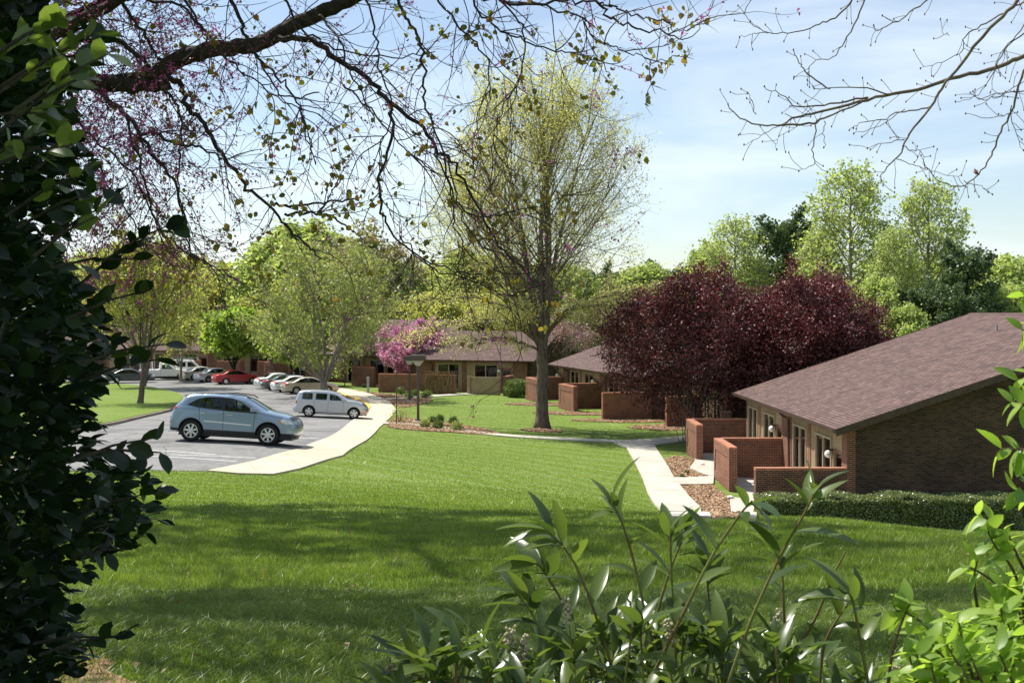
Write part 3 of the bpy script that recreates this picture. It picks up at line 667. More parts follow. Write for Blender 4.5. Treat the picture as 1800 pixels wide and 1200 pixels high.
# ---------------------------------------------------------------- lamps, posts and small things
def lamp(px, py, ptop, label):
    c = hit(px, py); s = F / c.y; h = (py - ptop) / s; z = g1(c.x, c.y)
    r = empty('lamp_post', (c.x, c.y, z), 0, label, 'lamp post', 'bronze lamp posts along the garden path')
    MB().lathe((0, 0, 0), [(.30, -.1), (.30, .10), (.26, .13)], 20).build('base', M['concrete'], r)
    MB().box(-.17, .17, -.17, .17, .13, .20).box(-.075, .075, -.075, .075, .2, h - .62).build('pole', M['pole'], r, bevel=.01)
    hd = MB(); t = h - .62
    hd.prism([(-.10, t), (.10, t), (.34, t + .30), (-.34, t + .30)], 1, -.30, .30)
    hd.build('lens', M['lens'], r)
    MB().box(-.44, .44, -.40, .40, t + .30, t + .60).box(-.38, .38, -.34, .34, t + .6, t + .64).build('lamp_head', M['pole'], r, bevel=.015)
    return r
M['lens'] = mat('lamp_lens', (.42, .42, .34), .3)
lamp(735, 743, 624, 'tall square headed bronze lamp post standing among the small shrubs')
lamp(720, 706, 626, 'bronze lamp post with a square head, behind the larger one')
def post(px, py, ptop, wd, label, name='post', m='pole', cap=None):
    c = hit(px, py); s = F / c.y; h = (py - ptop) / s; z = g1(c.x, c.y)
    r = empty(name, (c.x, c.y, z), 0, label, 'post')
    MB().box(-wd/2, wd/2, -wd/2, wd/2, -.2, h).build('shaft', M[m], r, bevel=.006)
    if cap: MB().box(-wd*.62, wd*.62, -wd*.7, wd*.7, h - .22, h + .03).build('cap', M[cap], r, bevel=.01)
    return r
sp = post(697, 746, 648, .055, 'thin brown sign post seen edge on where the path leaves the sidewalk', 'sign_post')
MB().box(-.012, .012, -.03, .38, 2.35, 2.85).build('sign_panel', M['pole'], sp)
post(647, 691, 663, .20, 'pale grey square utility bollard beside the sidewalk', 'bollard', 'grey_metal', 'grey_metal')
post(606, 679, 630, .09, 'slim brown post on the grass left of the bollard', 'post', 'pole')
post(440, 664, 612, .10, 'slim dark post under the green maple behind the red car', 'post', 'pole')
def street_light(px, py, d, h, label):
    x = (px - 900) / F * d; z = g1(x, d)
    r = empty('street_lamp', (x, d, z), 0, label, 'street lamp', 'twin headed street lamps behind the trees')
    MB().lathe((0, 0, 0), [(.11, 0), (.07, h)], 10).build('pole', M['grey_metal'], r)
    for s in (-1, 1):
        a = MB().tube([Vector((0, 0, h - .15)), Vector((s * .6, 0, h)), Vector((s * 1.1, 0, h + .05))], .035, 6).build('arm', M['grey_metal'], r)
        MB().prism([(s * 1.0, h), (s * 1.9, h + .03), (s * 1.85, h + .2), (s * 1.1, h + .2)], 1, -.22, .22).build('lamp_head', M['grey_metal'], r)
street_light(517, 0, 118, 6.1, 'grey twin headed street lamp rising through the multi stemmed tree')
street_light(853, 0, 112, 6.3, 'grey twin headed street lamp above the far brown roof left of the oak')
def chair(px, py, rz, label):
    c = hit(px, py); z = g1(c.x, c.y)
    r = empty('patio_chair', (c.x, c.y, z + .02), rz, label, 'chair', 'patio chairs by the brick walls')
    MB().box(-.27, .27, -.25, .25, .40, .44).build('seat', M['fdark'], r)
    MB().prism([(-.27, .44), (.27, .44), (.25, .92), (-.25, .92)], 1, .23, .27).build('backrest', M['fdark'], r)
    for sx in (-.25, .25):
        for sy in (-.23, .23): MB().tube([Vector((sx, sy, 0)), Vector((sx * .95, sy, .42))], .018, 5).build('leg', M['fdark'], r)
        MB().tube([Vector((sx, -.23, .42)), Vector((sx, -.23, .64)), Vector((sx, .25, .66))], .016, 5).build('armrest', M['fdark'], r)
chair(637, 667, .3, 'dark patio chair in front of the shaded side wall left of the bollard')
chair(468, 651, -.4, 'dark patio chair by the wall behind the parked white car')
chair(887, 0 or 686, .8, 'small patio chair in front of the beige screen')
def bin_(px, py, label, m):
    c = hit(px, py); r = empty('bin', (c.x, c.y, g1(c.x, c.y)), 0, label, 'bin')
    MB().lathe((0, 0, 0), [(.24, 0), (.28, .75), (.30, .78)], 14).build('body', M[m], r, True)
    MB().lathe((0, 0, .78), [(.31, 0), (.28, .08), (.05, .14)], 14).build('lid', M[m], r, True)
bin_(590, 668, 'black bin standing behind the multi stemmed tree', 'black')
bin_(432, 651, 'green grey bin with white boxes under the maple', 'grey_metal')
def box_thing(name, px, py, sx, sy, sz, label, cat, m):
    c = hit(px, py); o = MB().box(-sx/2, sx/2, -sy/2, sy/2, 0, sz).box(-sx/2 - .02, sx/2 + .02, -sy/2 - .02, sy/2 + .02, sz, sz + .04).build(name, M[m], bevel=.01)
    o.location = (c.x, c.y, g1(c.x, c.y)); return tag(o, label, cat)
for px, py, d in ((1284, 879, 'near end of the sunlit panel wall'), (1234, 820, 'end of the shaded wall by the plum'), (1323, 853, 'end of the wall behind the hedge')):
    c = hit(px, py); o = MB().lathe((0, 0, .07), [(.10, 0), (.13, .03), (.12, .06), (.04, .085)], 12).build('splash_block', M['white'], None, True); o.location = (c.x, c.y, g1(c.x, c.y) + .03)
    tag(o, 'small white ground fixture at the ' + d, 'ground light', 'white ground fixtures at the wall ends')
# ---------------------------------------------------------------- vehicles
def vehicle(name, label, cat, group, loc, heading, spec, pmat, glass='car_glass'):
    """spec in metres: top = silhouette from rear bottom over the roof to the front bottom, with a label for each segment"""
    L_, W = spec['L'], spec['W']; top = spec['top']; segs = spec['segs']; belt = spec['belt']
    wr, wheels = spec['wr'], spec['wheels']; zs = spec['sill']; ar = wr + spec.get('gap', .065)
    r = empty(name, loc, heading, label, cat, group)
    # densify the silhouette with rounding
    P = []; S = []
    for i in range(len(top) - 1):
        a, b = Vector(top[i]), Vector(top[i+1]); k = max(1, int((b - a).length / .09))
        for j in range(k): P.append(a.lerp(b, j / k)); S.append(segs[i])
    P.append(Vector(top[-1]))
    Q = P[:]
    for _ in range(2): Q = [Q[0]] + [(Q[i-1] + Q[i] * 2 + Q[i+1]) / 4 for i in range(1, len(Q) - 1)] + [Q[-1]]
    P = Q
    PA = np.array([tuple(p) for p in P])
    A, B = PA[:-1], PA[1:]; AB = B - A; L2 = (AB ** 2).sum(1)
    def dtop(x, z):
        q = np.array([x, z]); t = np.clip(((q - A) * AB).sum(1) / L2, 0, 1); return float(np.sqrt((((A + AB * t[:, None]) - q) ** 2).sum(1)).min())
    cxm = L_ / 2; rr = .13
    def yf(x, z):
        t = abs(x - cxm) / cxm; y = W / 2 * (1 - .16 * t ** 5)
        if z > belt: y -= (z - belt) * spec.get('tumble', .30) + .02 * min(1, (z - belt) / .06)
        else: y -= .05 * ((belt - z) / belt) ** 2
        d = dtop(x, z)
        if d < rr: y -= .10 * (1 - math.sqrt(max(0, 1 - (1 - d / rr) ** 2)))
        for wx in wheels:             # flared arches
            dd = math.hypot(x - wx, z - wr)
            if ar - .01 < dd < ar + .13 and z < belt: y += .022 * (1 - abs(dd - ar - .05) / .08)
        return y
    outline = [tuple(p) for p in P]
    bot = []; wx_ = sorted(wheels, reverse=True)
    for wx in wx_:
        a0 = math.asin((zs - wr) / ar) if abs(zs - wr) < ar else 0
        for i in range(13):
            a = a0 + (math.pi - 2 * a0) * i / 12; bot.append((wx + ar * math.cos(a), wr + ar * math.sin(a)))
    outline += bot
    regs = spec['regions'] + [('seam', [(x0, z0), (x0 + .014, z0), (x1 + .014, z1), (x1, z1)]) for (x0, z0, x1, z1) in spec.get('seams', [])]
    pts = [Vector(p) for p in outline]; faces_in = [list(range(len(pts)))]; edges = []
    for _, poly in regs:
        dn = []
        for i in range(len(poly)):
            a, b = Vector(poly[i]), Vector(poly[(i+1) % len(poly)]); k = max(1, int((b - a).length / .12)); dn += [a.lerp(b, j / k) for j in range(k)]
        s0 = len(pts); pts += dn; edges += [(s0 + i, s0 + (i+1) % len(dn)) for i in range(len(dn))]
    gx, gz = np.meshgrid(np.arange(.05, L_, .10), np.arange(zs + .04, 2.3, .07)); gx = gx.ravel(); gz = gz.ravel(); ok = in_poly(gx, gz, outline)
    pts += [Vector((a, b)) for a, b in zip(gx[ok], gz[ok]) if dtop(a, b) > .02]
    for rd in (.015, .05, .09):
        for i in range(0, len(P) - 1):
            d = (P[i+1] - P[i]).normalized(); q = P[i] + Vector((d.y, -d.x)) * rd
            if in_poly(np.array([q.x]), np.array([q.y]), outline)[0]: pts.append(q)
    vs, es, fs, *_ = geometry.delaunay_2d_cdt(pts, edges, faces_in, 1, 1e-4)
    out = {}
    yv = [yf(v.x, v.y) for v in vs]
    for f in fs:
        cx = sum(vs[i].x for i in f) / len(f); cz = sum(vs[i].y for i in f) / len(f); key = 'paint'
        if not in_poly(np.array([cx]), np.array([cz]), outline)[0]: continue
        for ri, (nm, poly) in enumerate(regs):
            if in_poly(np.array([cx]), np.array([cz]), poly)[0]: key = (nm, ri)
        out.setdefault(key, []).append(list(f))
    acc = {}                          # key -> verts, faces
    def add(key, vl, fl):
        v, f = acc.setdefault(key, ([], [])); b = len(v); v += vl; f += [[i + b for i in q] for q in fl]
    for key, fl in out.items():
        for sgn in (1, -1):
            used = sorted({i for f in fl for i in f}); mp = {i: n for n, i in enumerate(used)}
            ins = .012 if key[0] in ('glass', 'glass_dark', 'seam') else 0
            vl = [(vs[i].x - cxm, sgn * (yv[i] - ins), vs[i].y) for i in used]
            add(key if key == 'paint' else ('region', key[0], key[1], sgn), vl, [[mp[i] for i in (f if sgn < 0 else f[::-1])] for f in fl])
    # top, nose and tail strips across the width
    K = 10; rows = []
    for i, p in enumerate(P):
        t = (P[min(i+1, len(P)-1)] - P[max(i-1, 0)]).normalized(); nrm = Vector((-t.y, t.x)); ye = yf(p.x, p.y)
        vert = abs(t.y); cr_ = .035 + .05 * vert ** 2
        row = []
        for j in range(K + 1):
            u = -1 + 2 * j / K; e = (1 - abs(u) ** 2.6) * cr_; row.append((p.x + nrm.x * e - cxm, u * ye, p.y + nrm.y * e))
        rows.append(row)
    i = 0
    while i < len(S):
        j = i
        while j < len(S) and S[j] == S[i]: j += 1
        vl = [q for rw in rows[i:j+1] for q in rw]; fl = [[a*(K+1)+b, (a+1)*(K+1)+b, (a+1)*(K+1)+b+1, a*(K+1)+b+1] for a in range(j - i) for b in range(K)]
        if S[i] in ('glass', 'glass_dark'):   # keep a painted pillar each side
            g = [f for n, f in enumerate(fl) if 0 < n % K < K - 1]; pl = [f for n, f in enumerate(fl) if not 0 < n % K < K - 1]
            ws = {}; 
            used = sorted({x for f in g for x in f}); mp = {x: n for n, x in enumerate(used)}
            key = ('windshield', S[i]) if i > len(S) / 2 else ('rear_window', S[i]); add(key, [vl[x] for x in used], [[mp[x] for x in f] for f in g])
            add('paint', vl, pl)
        else: add(S[i], vl, fl)
        i = j
    mm = {'paint': ('body', pmat), 'glass': ('side_window', M[glass]), 'glass_dark': ('rear_side_window', M['car_glass_dark']), 'clad': ('sill_cladding', M['black']), 'seam': ('door_seam', M['black']),
          'strip': ('side_moulding', spec.get('strip_m', pmat)), 'tail': ('tail_light', M['redlamp']), 'head': ('headlight', M['headlamp']), 'grille': ('grille', M['black']), 'trim': ('window_trim', M['black']), 'marker': ('marker_light', M['orange']), 'bright': ('bright_trim', M['chrome'])}
    for key, (v, f) in acc.items():
        if isinstance(key, tuple) and key[0] == 'region': nm, m_ = mm[key[1]]
        elif isinstance(key, tuple): nm, m_ = key[0], M['car_glass_dark' if key[1] == 'glass_dark' else glass]
        else: nm, m_ = mm[key]
        o = mesh_obj(nm, v, f, m_, r, True)
        if nm == 'body':
            bm = bmesh.new(); bm.from_mesh(o.data); bmesh.ops.remove_doubles(bm, verts=bm.verts, dist=.003); bmesh.ops.recalc_face_normals(bm, faces=bm.faces); bm.to_mesh(o.data); bm.free()
            for p in o.data.polygons: p.use_smooth = True
    # under body and cabin floor
    ub = MB(); wi = W / 2 - .10
    ub.box(-cxm + .35, cxm - .35, -wi + .14, wi - .14, .20, .50)
    ub.box(wheels[0] + ar - cxm, wheels[1] - ar - cxm, -wi, wi, zs - .06, belt - .28)
    ub.box(-cxm + .25, wheels[0] - ar - cxm, -wi + .06, wi - .06, zs, belt - .30).box(wheels[1] + ar - cxm, cxm - .3, -wi + .12, wi - .12, zs, belt - .42)
    ub.box(wheels[0] - ar - .1 - cxm, wheels[1] + ar + .1 - cxm, -wi + .25, wi - .25, .3, belt - .3)
    ub.build('underbody', M['black'], r)
    if spec.get('seats', True):
        for x in spec.get('seat_x', (1.7, 2.6)):
            for y in (-.38, .38):
                st = MB(); st.box(x - cxm, x + .45 - cxm, y - .24, y + .24, belt - .30, belt - .18).prism([(x - .02 - cxm, belt - .25), (x + .14 - cxm, belt - .25), (x + .02 - cxm, belt + .22), (x - .12 - cxm, belt + .22)], 1, y - .22, y + .22)
                st.prism([(x - .1 - cxm, belt + .24), (x + .0 - cxm, belt + .24), (x - .02 - cxm, belt + .38), (x - .1 - cxm, belt + .38)], 1, y - .12, y + .12)
                st.build('car_seat', M['seat_grey'], r)
    # wheels
    for wx in wheels:
        for sgn in (1, -1):
            y1 = sgn * (W / 2 - .035); tw = .21
            wl = empty('wheel', (wx - cxm, y1, wr)); wl.parent = r
            prof = [(wr * .64, -.02), (wr * .66, .0), (wr * .80, .012), (wr * .95, 0), (wr, -.035), (wr, -tw + .035), (wr * .95, -tw), (wr * .62, -tw)]
            t = MB().lathe((0, 0, 0), [(a, sgn * b) for a, b in prof], 28, 1); t.build('tyre', M['tyre'], wl, True)
            rim = MB(); ns = spec.get('spokes', 5)
            rim.lathe((0, 0, 0), [(wr * .60, -sgn * .08), (wr * .66, -sgn * .02), (wr * .66, sgn * .004), (wr * .60, sgn * .002), (wr * .585, -sgn * .08)], 28, 1)
            rim.lathe((0, 0, 0), [(.01, -sgn * .08), (wr * .2, -sgn * .05), (wr * .18, sgn * .0), (.01, sgn * .006)], 14, 1)
            for k in range(ns):
                a = 2 * math.pi * k / ns + .3; ca, sa = math.cos(a), math.sin(a); wd = spec.get('spw', .042); b0 = len(rim.v)
                for rad, hw, yy in ((wr * .12, wd, sgn * .0), (wr * .62, wd * 1.15, -sgn * .012)):
                    for s2 in (-1, 1):
                        for dy in (0, -sgn * .03): rim.v.append((ca * rad - sa * hw * s2, yy + dy, sa * rad + ca * hw * s2))
                q = b0; rim.f += [[q, q+2, q+6, q+4], [q, q+4, q+5, q+1], [q+2, q+3, q+7, q+6], [q+1, q+5, q+7, q+3]]
            rim.build('rim', M['rim'], wl)
            MB().lathe((0, 0, 0), [(.01, -sgn * .10), (wr * .60, -sgn * .10), (wr * .60, -sgn * .09), (.01, -sgn * .09)], 20, 1).build('brake_disc', M['fdark'], wl)
    # mirrors, handles, plates
    mx_ = spec['mirror']; 
    for sgn in (1, -1):
        y0 = yf(mx_, belt) ; MB().prism([(mx_ - cxm - .06, belt + .02), (mx_ - cxm + .10, belt + .03), (mx_ - cxm + .12, belt + .13), (mx_ - cxm - .02, belt + .17), (mx_ - cxm - .08, belt + .12)], 1, *(sorted((sgn * (y0 + .02), sgn * (y0 + .20))))).build('mirror', pmat, r, bevel=.02)
        for hx in spec['handles']:
            y0 = yf(hx, belt - .13); MB().box(hx - cxm - .09, hx - cxm + .09, *sorted((sgn * (y0 - .01), sgn * (y0 + .03))), belt - .145, belt - .11).build('door_handle', spec.get('handle_m', pmat), r, bevel=.01)
    MB().box(-cxm - .115, -cxm - .09, -.26, .26, spec.get('plate', .62), spec.get('plate', .62) + .13).build('number_plate', M['white'], r)
    return r
M['seat_grey'] = mat('seat_cloth', (.16, .15, .14), .9)
SUV = dict(gap=.085, strip_m=M['white'], L=4.7, W=1.84, belt=1.13, wr=.375, sill=.40, wheels=(.83, 3.55), mirror=3.0, handles=(1.22, 2.18), spokes=7, spw=.03, handle_m=M['chrome'], plate=.72,
    top=[(.04, .36), (.0, .46), (-.0, .76), (.06, .84), (.10, 1.08), (.17, 1.22), (.50, 1.50), (.50, 1.565), (.72, 1.64), (1.1, 1.685), (1.6, 1.705), (2.15, 1.69), (2.62, 1.60), (3.42, 1.16), (3.90, 1.09), (4.24, .995), (4.40, .91), (4.49, .72), (4.53, .56), (4.50, .40), (4.36, .30)],
    segs=['clad', 'paint', 'paint', 'paint', 'paint', 'glass_dark', 'paint', 'paint', 'paint', 'paint', 'paint', 'paint', 'glass', 'paint', 'paint', 'grille', 'paint', 'paint', 'paint', 'clad'],
    regions=[('trim', [(.62, 1.27), (1.0, 1.50), (1.36, 1.585), (1.75, 1.595), (2.2, 1.58), (2.52, 1.475), (3.18, 1.09), (2.0, 1.125), (1.05, 1.19)]),
             ('glass_dark', [(.72, 1.285), (1.05, 1.485), (1.37, 1.56), (1.92, 1.572), (1.92, 1.155), (1.08, 1.225)]),
             ('glass', [(1.99, 1.57), (2.19, 1.555), (2.49, 1.45), (3.02, 1.13), (1.99, 1.15)]),
             ('strip', [(1.28, .72), (2.94, .66), (2.94, .70), (1.28, .76)]),
             ('clad', [(-.1, .28), (4.7, .28), (4.7, .43), (4.3, .45), (.1, .45), (-.1, .45)]),
             ('tail', [(-.1, 1.10), (.14, 1.08), (.32, 1.15), (.22, 1.20), (-.1, 1.23)]), ('tail', [(-.1, .60), (.10, .60), (.10, .66), (-.1, .66)]),
             ('head', [(3.88, .86), (4.06, .97), (4.28, .92), (4.44, .79), (4.2, .77)]), ('marker', [(3.86, .86), (3.95, .90), (4.05, .81), (4.02, .79)])],
    seams=[(1.95, .46, 1.95, 1.14), (3.02, .46, 3.06, 1.10), (1.12, .75, 1.08, 1.19)])
HHR = dict(L=4.45, W=1.75, belt=1.02, wr=.33, sill=.27, wheels=(.97, 3.60), mirror=2.95, handles=(1.42, 2.25), spokes=5, spw=.055, tumble=.16, plate=.62,
    top=[(.12, .24), (.03, .32), (-.02, .58), (.17, .64), (.17, 1.04), (.30, 1.42), (.46, 1.52), (.9, 1.56), (1.4, 1.58), (2.0, 1.565), (2.45, 1.49), (2.78, 1.34), (3.18, 1.09), (3.7, 1.03), (4.05, .92), (4.28, .72), (4.38, .5), (4.38, .36), (4.26, .21)],
    segs=['paint', 'paint', 'paint', 'paint', 'glass_dark', 'paint', 'paint', 'paint', 'paint', 'paint', 'paint', 'glass', 'paint', 'paint', 'grille', 'paint', 'paint', 'paint'],
    regions=[('glass_dark', [(.54, 1.06), (.55, 1.38), (.64, 1.42), (1.12, 1.42), (1.15, 1.38), (1.15, 1.06), (1.1, 1.04), (.6, 1.04)]), ('glass_dark', [(1.33, 1.06), (1.34, 1.40), (1.4, 1.42), (1.96, 1.42), (2.0, 1.38), (1.99, 1.06), (1.94, 1.04), (1.4, 1.04)]),
             ('glass', [(2.15, 1.06), (2.15, 1.40), (2.40, 1.39), (2.62, 1.30), (2.90, 1.07), (2.86, 1.04), (2.2, 1.04)]),
             ('tail', [(-.1, .78), (.24, .76), (.26, .96), (-.1, .98)]), ('head', [(3.98, .62), (4.1, .80), (4.26, .76), (4.3, .62)]), ('marker', [(3.92, .34), (4.1, .36), (4.5, .36), (4.5, .42), (3.95, .42)]),
             ('strip', [(1.35, .31), (3.2, .31), (3.2, .34), (1.35, .34)])],
    strip_m=M['fdark'], seams=[(1.24, .44, 1.24, 1.0), (2.07, .34, 2.07, 1.0), (2.96, .40, 2.94, 1.02), (3.75, .96, 3.2, 1.04)])
SEDAN = dict(L=4.85, W=1.82, belt=.96, wr=.32, sill=.26, wheels=(1.0, 3.77), mirror=3.15, handles=(1.75, 2.65), spokes=6, spw=.035, plate=.66,
    top=[(.10, .24), (.02, .34), (.0, .62), (.05, .88), (.16, .99), (.75, 1.03), (1.35, 1.34), (1.75, 1.415), (2.25, 1.43), (2.65, 1.38), (3.50, 1.0), (4.1, .92), (4.5, .80), (4.74, .64), (4.82, .46), (4.78, .30), (4.6, .20)],
    segs=['paint', 'paint', 'paint', 'tail', 'paint', 'glass', 'paint', 'paint', 'paint', 'glass', 'paint', 'paint', 'head', 'grille', 'paint', 'paint'],
    regions=[('trim', [(.93, 1.03), (1.42, 1.295), (1.8, 1.365), (2.25, 1.375), (2.62, 1.30), (3.30, .98), (2.1, .97), (.96, .985)]), ('glass', [(1.12, 1.03), (1.48, 1.27), (1.82, 1.335), (2.10, 1.35), (2.10, 1.0), (1.14, 1.01)]), ('glass', [(2.16, 1.35), (2.28, 1.35), (2.6, 1.27), (3.18, 1.0), (2.16, 1.0)]),
             ('tail', [(-.1, .74), (.34, .78), (.30, .90), (-.1, .92)]), ('head', [(4.35, .64), (4.36, .74), (4.62, .70), (4.8, .58), (4.5, .58)]), ('strip', [(.1, .50), (4.7, .47), (4.7, .50), (.1, .53)])],
    seams=[(2.13, .30, 2.13, .97), (3.28, .30, 3.26, .97), (1.35, .62, 1.15, .98)])
VAN = dict(L=5.4, W=1.98, belt=1.28, wr=.36, sill=.34, wheels=(1.05, 4.35), mirror=4.15, handles=(3.3, 3.5), spokes=5, spw=.05, tumble=.12, plate=.7, seat_x=(3.2,),
    top=[(.08, .34), (.0, .45), (.0, .8), (.06, 1.25), (.16, 1.85), (.30, 2.0), (.8, 2.06), (2.4, 2.08), (3.5, 2.04), (3.75, 1.96), (4.45, 1.30), (5.0, 1.17), (5.30, .98), (5.38, .6), (5.36, .45), (5.2, .3)],
    segs=['paint', 'paint', 'paint', 'glass_dark', 'paint', 'paint', 'paint', 'paint', 'paint', 'glass', 'paint', 'paint', 'grille', 'paint', 'paint'],
    regions=[('glass', [(3.15, 1.30), (3.15, 1.84), (3.62, 1.82), (4.15, 1.32)]), ('glass_dark', [(2.05, 1.32), (2.05, 1.82), (2.95, 1.84), (2.95, 1.32)]), ('tail', [(-.1, .95), (.12, .95), (.14, 1.3), (-.1, 1.3)]), ('head', [(5.0, .8), (5.0, 1.0), (5.5, 1.0), (5.5, .8)])],
    seams=[(3.05, .4, 3.05, 1.9), (4.25, .4, 4.25, 1.25), (1.95, .4, 1.95, 1.9)])
PICK = dict(L=5.3, W=1.9, belt=1.15, wr=.37, sill=.42, wheels=(1.05, 4.35), mirror=3.7, handles=(2.5, 2.6), spokes=5, spw=.05, tumble=.2, plate=.7, seat_x=(2.6,),
    top=[(.06, .42), (.0, .5), (.0, 1.12), (.05, 1.15), (2.0, 1.15), (2.1, 1.2), (2.25, 1.72), (2.5, 1.78), (3.1, 1.76), (3.75, 1.2), (4.7, 1.08), (5.1, .95), (5.2, .6), (5.1, .38)],
    segs=['paint', 'paint', 'paint', 'paint', 'paint', 'glass', 'paint', 'paint', 'glass', 'paint', 'paint', 'grille', 'paint'],
    regions=[('glass', [(2.35, 1.2), (2.42, 1.66), (3.05, 1.66), (3.55, 1.2)]), ('tail', [(-.1, .8), (.12, .8), (.12, 1.08), (-.1, 1.08)]), ('head', [(4.8, .7), (4.8, .88), (5.3, .86), (5.3, .7)])], seams=[(2.25, .45, 2.25, 1.2)])
def variant(base, **k): d = dict(base); d.update(k); return d
def park(name, label, cat, spec, pm, heading, rw, d, group='cars parked in the bays', glass='car_glass'):
    """rw = photo column of the near rear wheel, d = its distance"""
    c, s = math.cos(heading), math.sin(heading); x0 = (rw - 900) / F * d
    wx = spec['wheels'][0] - spec['L'] / 2; wy = -spec['W'] / 2
    cx = x0 - (c * wx - s * wy); cy = d - (s * wx + c * wy)
    f = (cx + c * 1.35, cy + s * 1.35); b = (cx - c * 1.35, cy - s * 1.35); zf, zb = g1(*f) + .02, g1(*b) + .02
    l_ = (cx - s * .8, cy + c * .8); q_ = (cx + s * .8, cy - c * .8)
    r = vehicle(name, label, cat, group, (cx, cy, (zf + zb) / 2), heading, spec, pm, glass)
    roll = math.atan2(g1(*l_) - g1(*q_), 1.6)
    r.rotation_euler = (roll, -math.atan2(zf - zb, 2.7), heading)
    return r
suv = park('sport_utility_vehicle', 'light blue sport utility vehicle crossing the lot, nearest vehicle in the picture', 'SUV', SUV, paint('paint_blue', (.22, .30, .40), .38, .28), R(-1), 333, 41.9, group=None)
rl = MB()
for s in (-1, 1): rl.tube([Vector((-1.55, s * .58, 1.63)), Vector((-1.3, s * .60, 1.70)), Vector((-.3, s * .62, 1.735)), Vector((.30, s * .61, 1.68)), Vector((.45, s * .6, 1.60))], .022, 6)
rl.build('roof_rail', M['black'], suv, True)
MB().prism([(-2.02, 1.565), (-1.80, 1.62), (-1.72, 1.61), (-1.85, 1.55)], 1, -.60, .60).build('spoiler', suv.children[0].data.materials[0] if 0 else bpy.data.materials['paint_blue'], suv, bevel=.01)
MB().tube([Vector((-2.40, -.55, .33)), Vector((-2.0, -.55, .34))], .04, 10).build('exhaust_pipe', M['chrome'], suv, True)
park('wagon', 'silver retro styled wagon parked nose in against the yellow kerb', 'wagon', HHR, paint('paint_silver', (.52, .53, .54), .55, .28), R(4), 542, 70.2, group=None)
park('sedan', 'champagne coloured sedan behind the silver wagon, partly hidden by the tree trunk', 'car', SEDAN, paint('paint_gold', (.50, .43, .32), .4), R(25), 521.5, 101.5)
park('sedan', 'white sedan right beside the champagne one, second from the right of its row', 'car', variant(SEDAN, strip_m=M['black']), paint('paint_white', (.78, .78, .76), .05), R(27), 503, 104.5)
park('sedan', 'dark grey sedan between the two white cars', 'car', SEDAN, paint('paint_dark', (.045, .055, .065), .4), R(30), 486, 107.5, glass='car_glass_dark')
park('sedan', 'white sedan at the left end of the right hand row, beside the dark one', 'car', SEDAN, bpy.data.materials['paint_white'], R(32), 474, 111)
park('sedan', 'red sedan at the right end of the left hand row', 'car', variant(SEDAN, spw=.06, strip_m=M['black']), paint('paint_red', (.42, .012, .018), .15), R(33), 397.5, 119)
park('sedan', 'silver white sedan just left of the red one', 'car', SEDAN, paint('paint_pale', (.66, .68, .72), .3), R(40), 367, 123.5)
park('sedan', 'pale beige sedan between the silver white sedan and the van', 'car', SEDAN, paint('paint_beige', (.60, .57, .46), .3), R(40), 341, 127)
van = park('van', 'white work van with a ladder rack on its roof at the left of the row', 'van', VAN, bpy.data.materials['paint_white'], R(8), 295, 131)
rk = MB()
for x in (-1.8, -.6, .7): rk.box(x - .03, x + .03, -.85, .85, 2.22, 2.26); [rk.box(x - .03, x + .03, s * .82 - .02, s * .82 + .02, 2.02, 2.24) for s in (-1, 1)]
rk.box(-2.2, 1.5, -.80, -.74, 2.26, 2.31).box(-2.2, 1.5, -.42, -.36, 2.26, 2.31)
for x in np.arange(-2.0, 1.4, .3): rk.box(x, x + .03, -.74, -.42, 2.27, 2.30)
rk.build('ladder_rack', M['grey_metal'], van)
pk = park('pickup_truck', 'white pickup truck with a pipe rack, left of the van behind the tree trunk', 'truck', PICK, bpy.data.materials['paint_white'], R(12), 262, 128)
rk = MB()
for x in (-2.5, -1.4, -.4):
    for s in (-.8, .8): rk.tube([Vector((x, s, 1.1)), Vector((x, s, 1.9))], .03, 6)
    rk.tube([Vector((x, -.8, 1.9)), Vector((x, .8, 1.9))], .03, 6)
rk.build('pipe_rack', M['white'], pk)
park('sedan', 'dark sedan at the far left, mostly behind the holly leaves', 'car', SEDAN, bpy.data.materials['paint_dark'], R(20), 205, 122, glass='car_glass_dark')
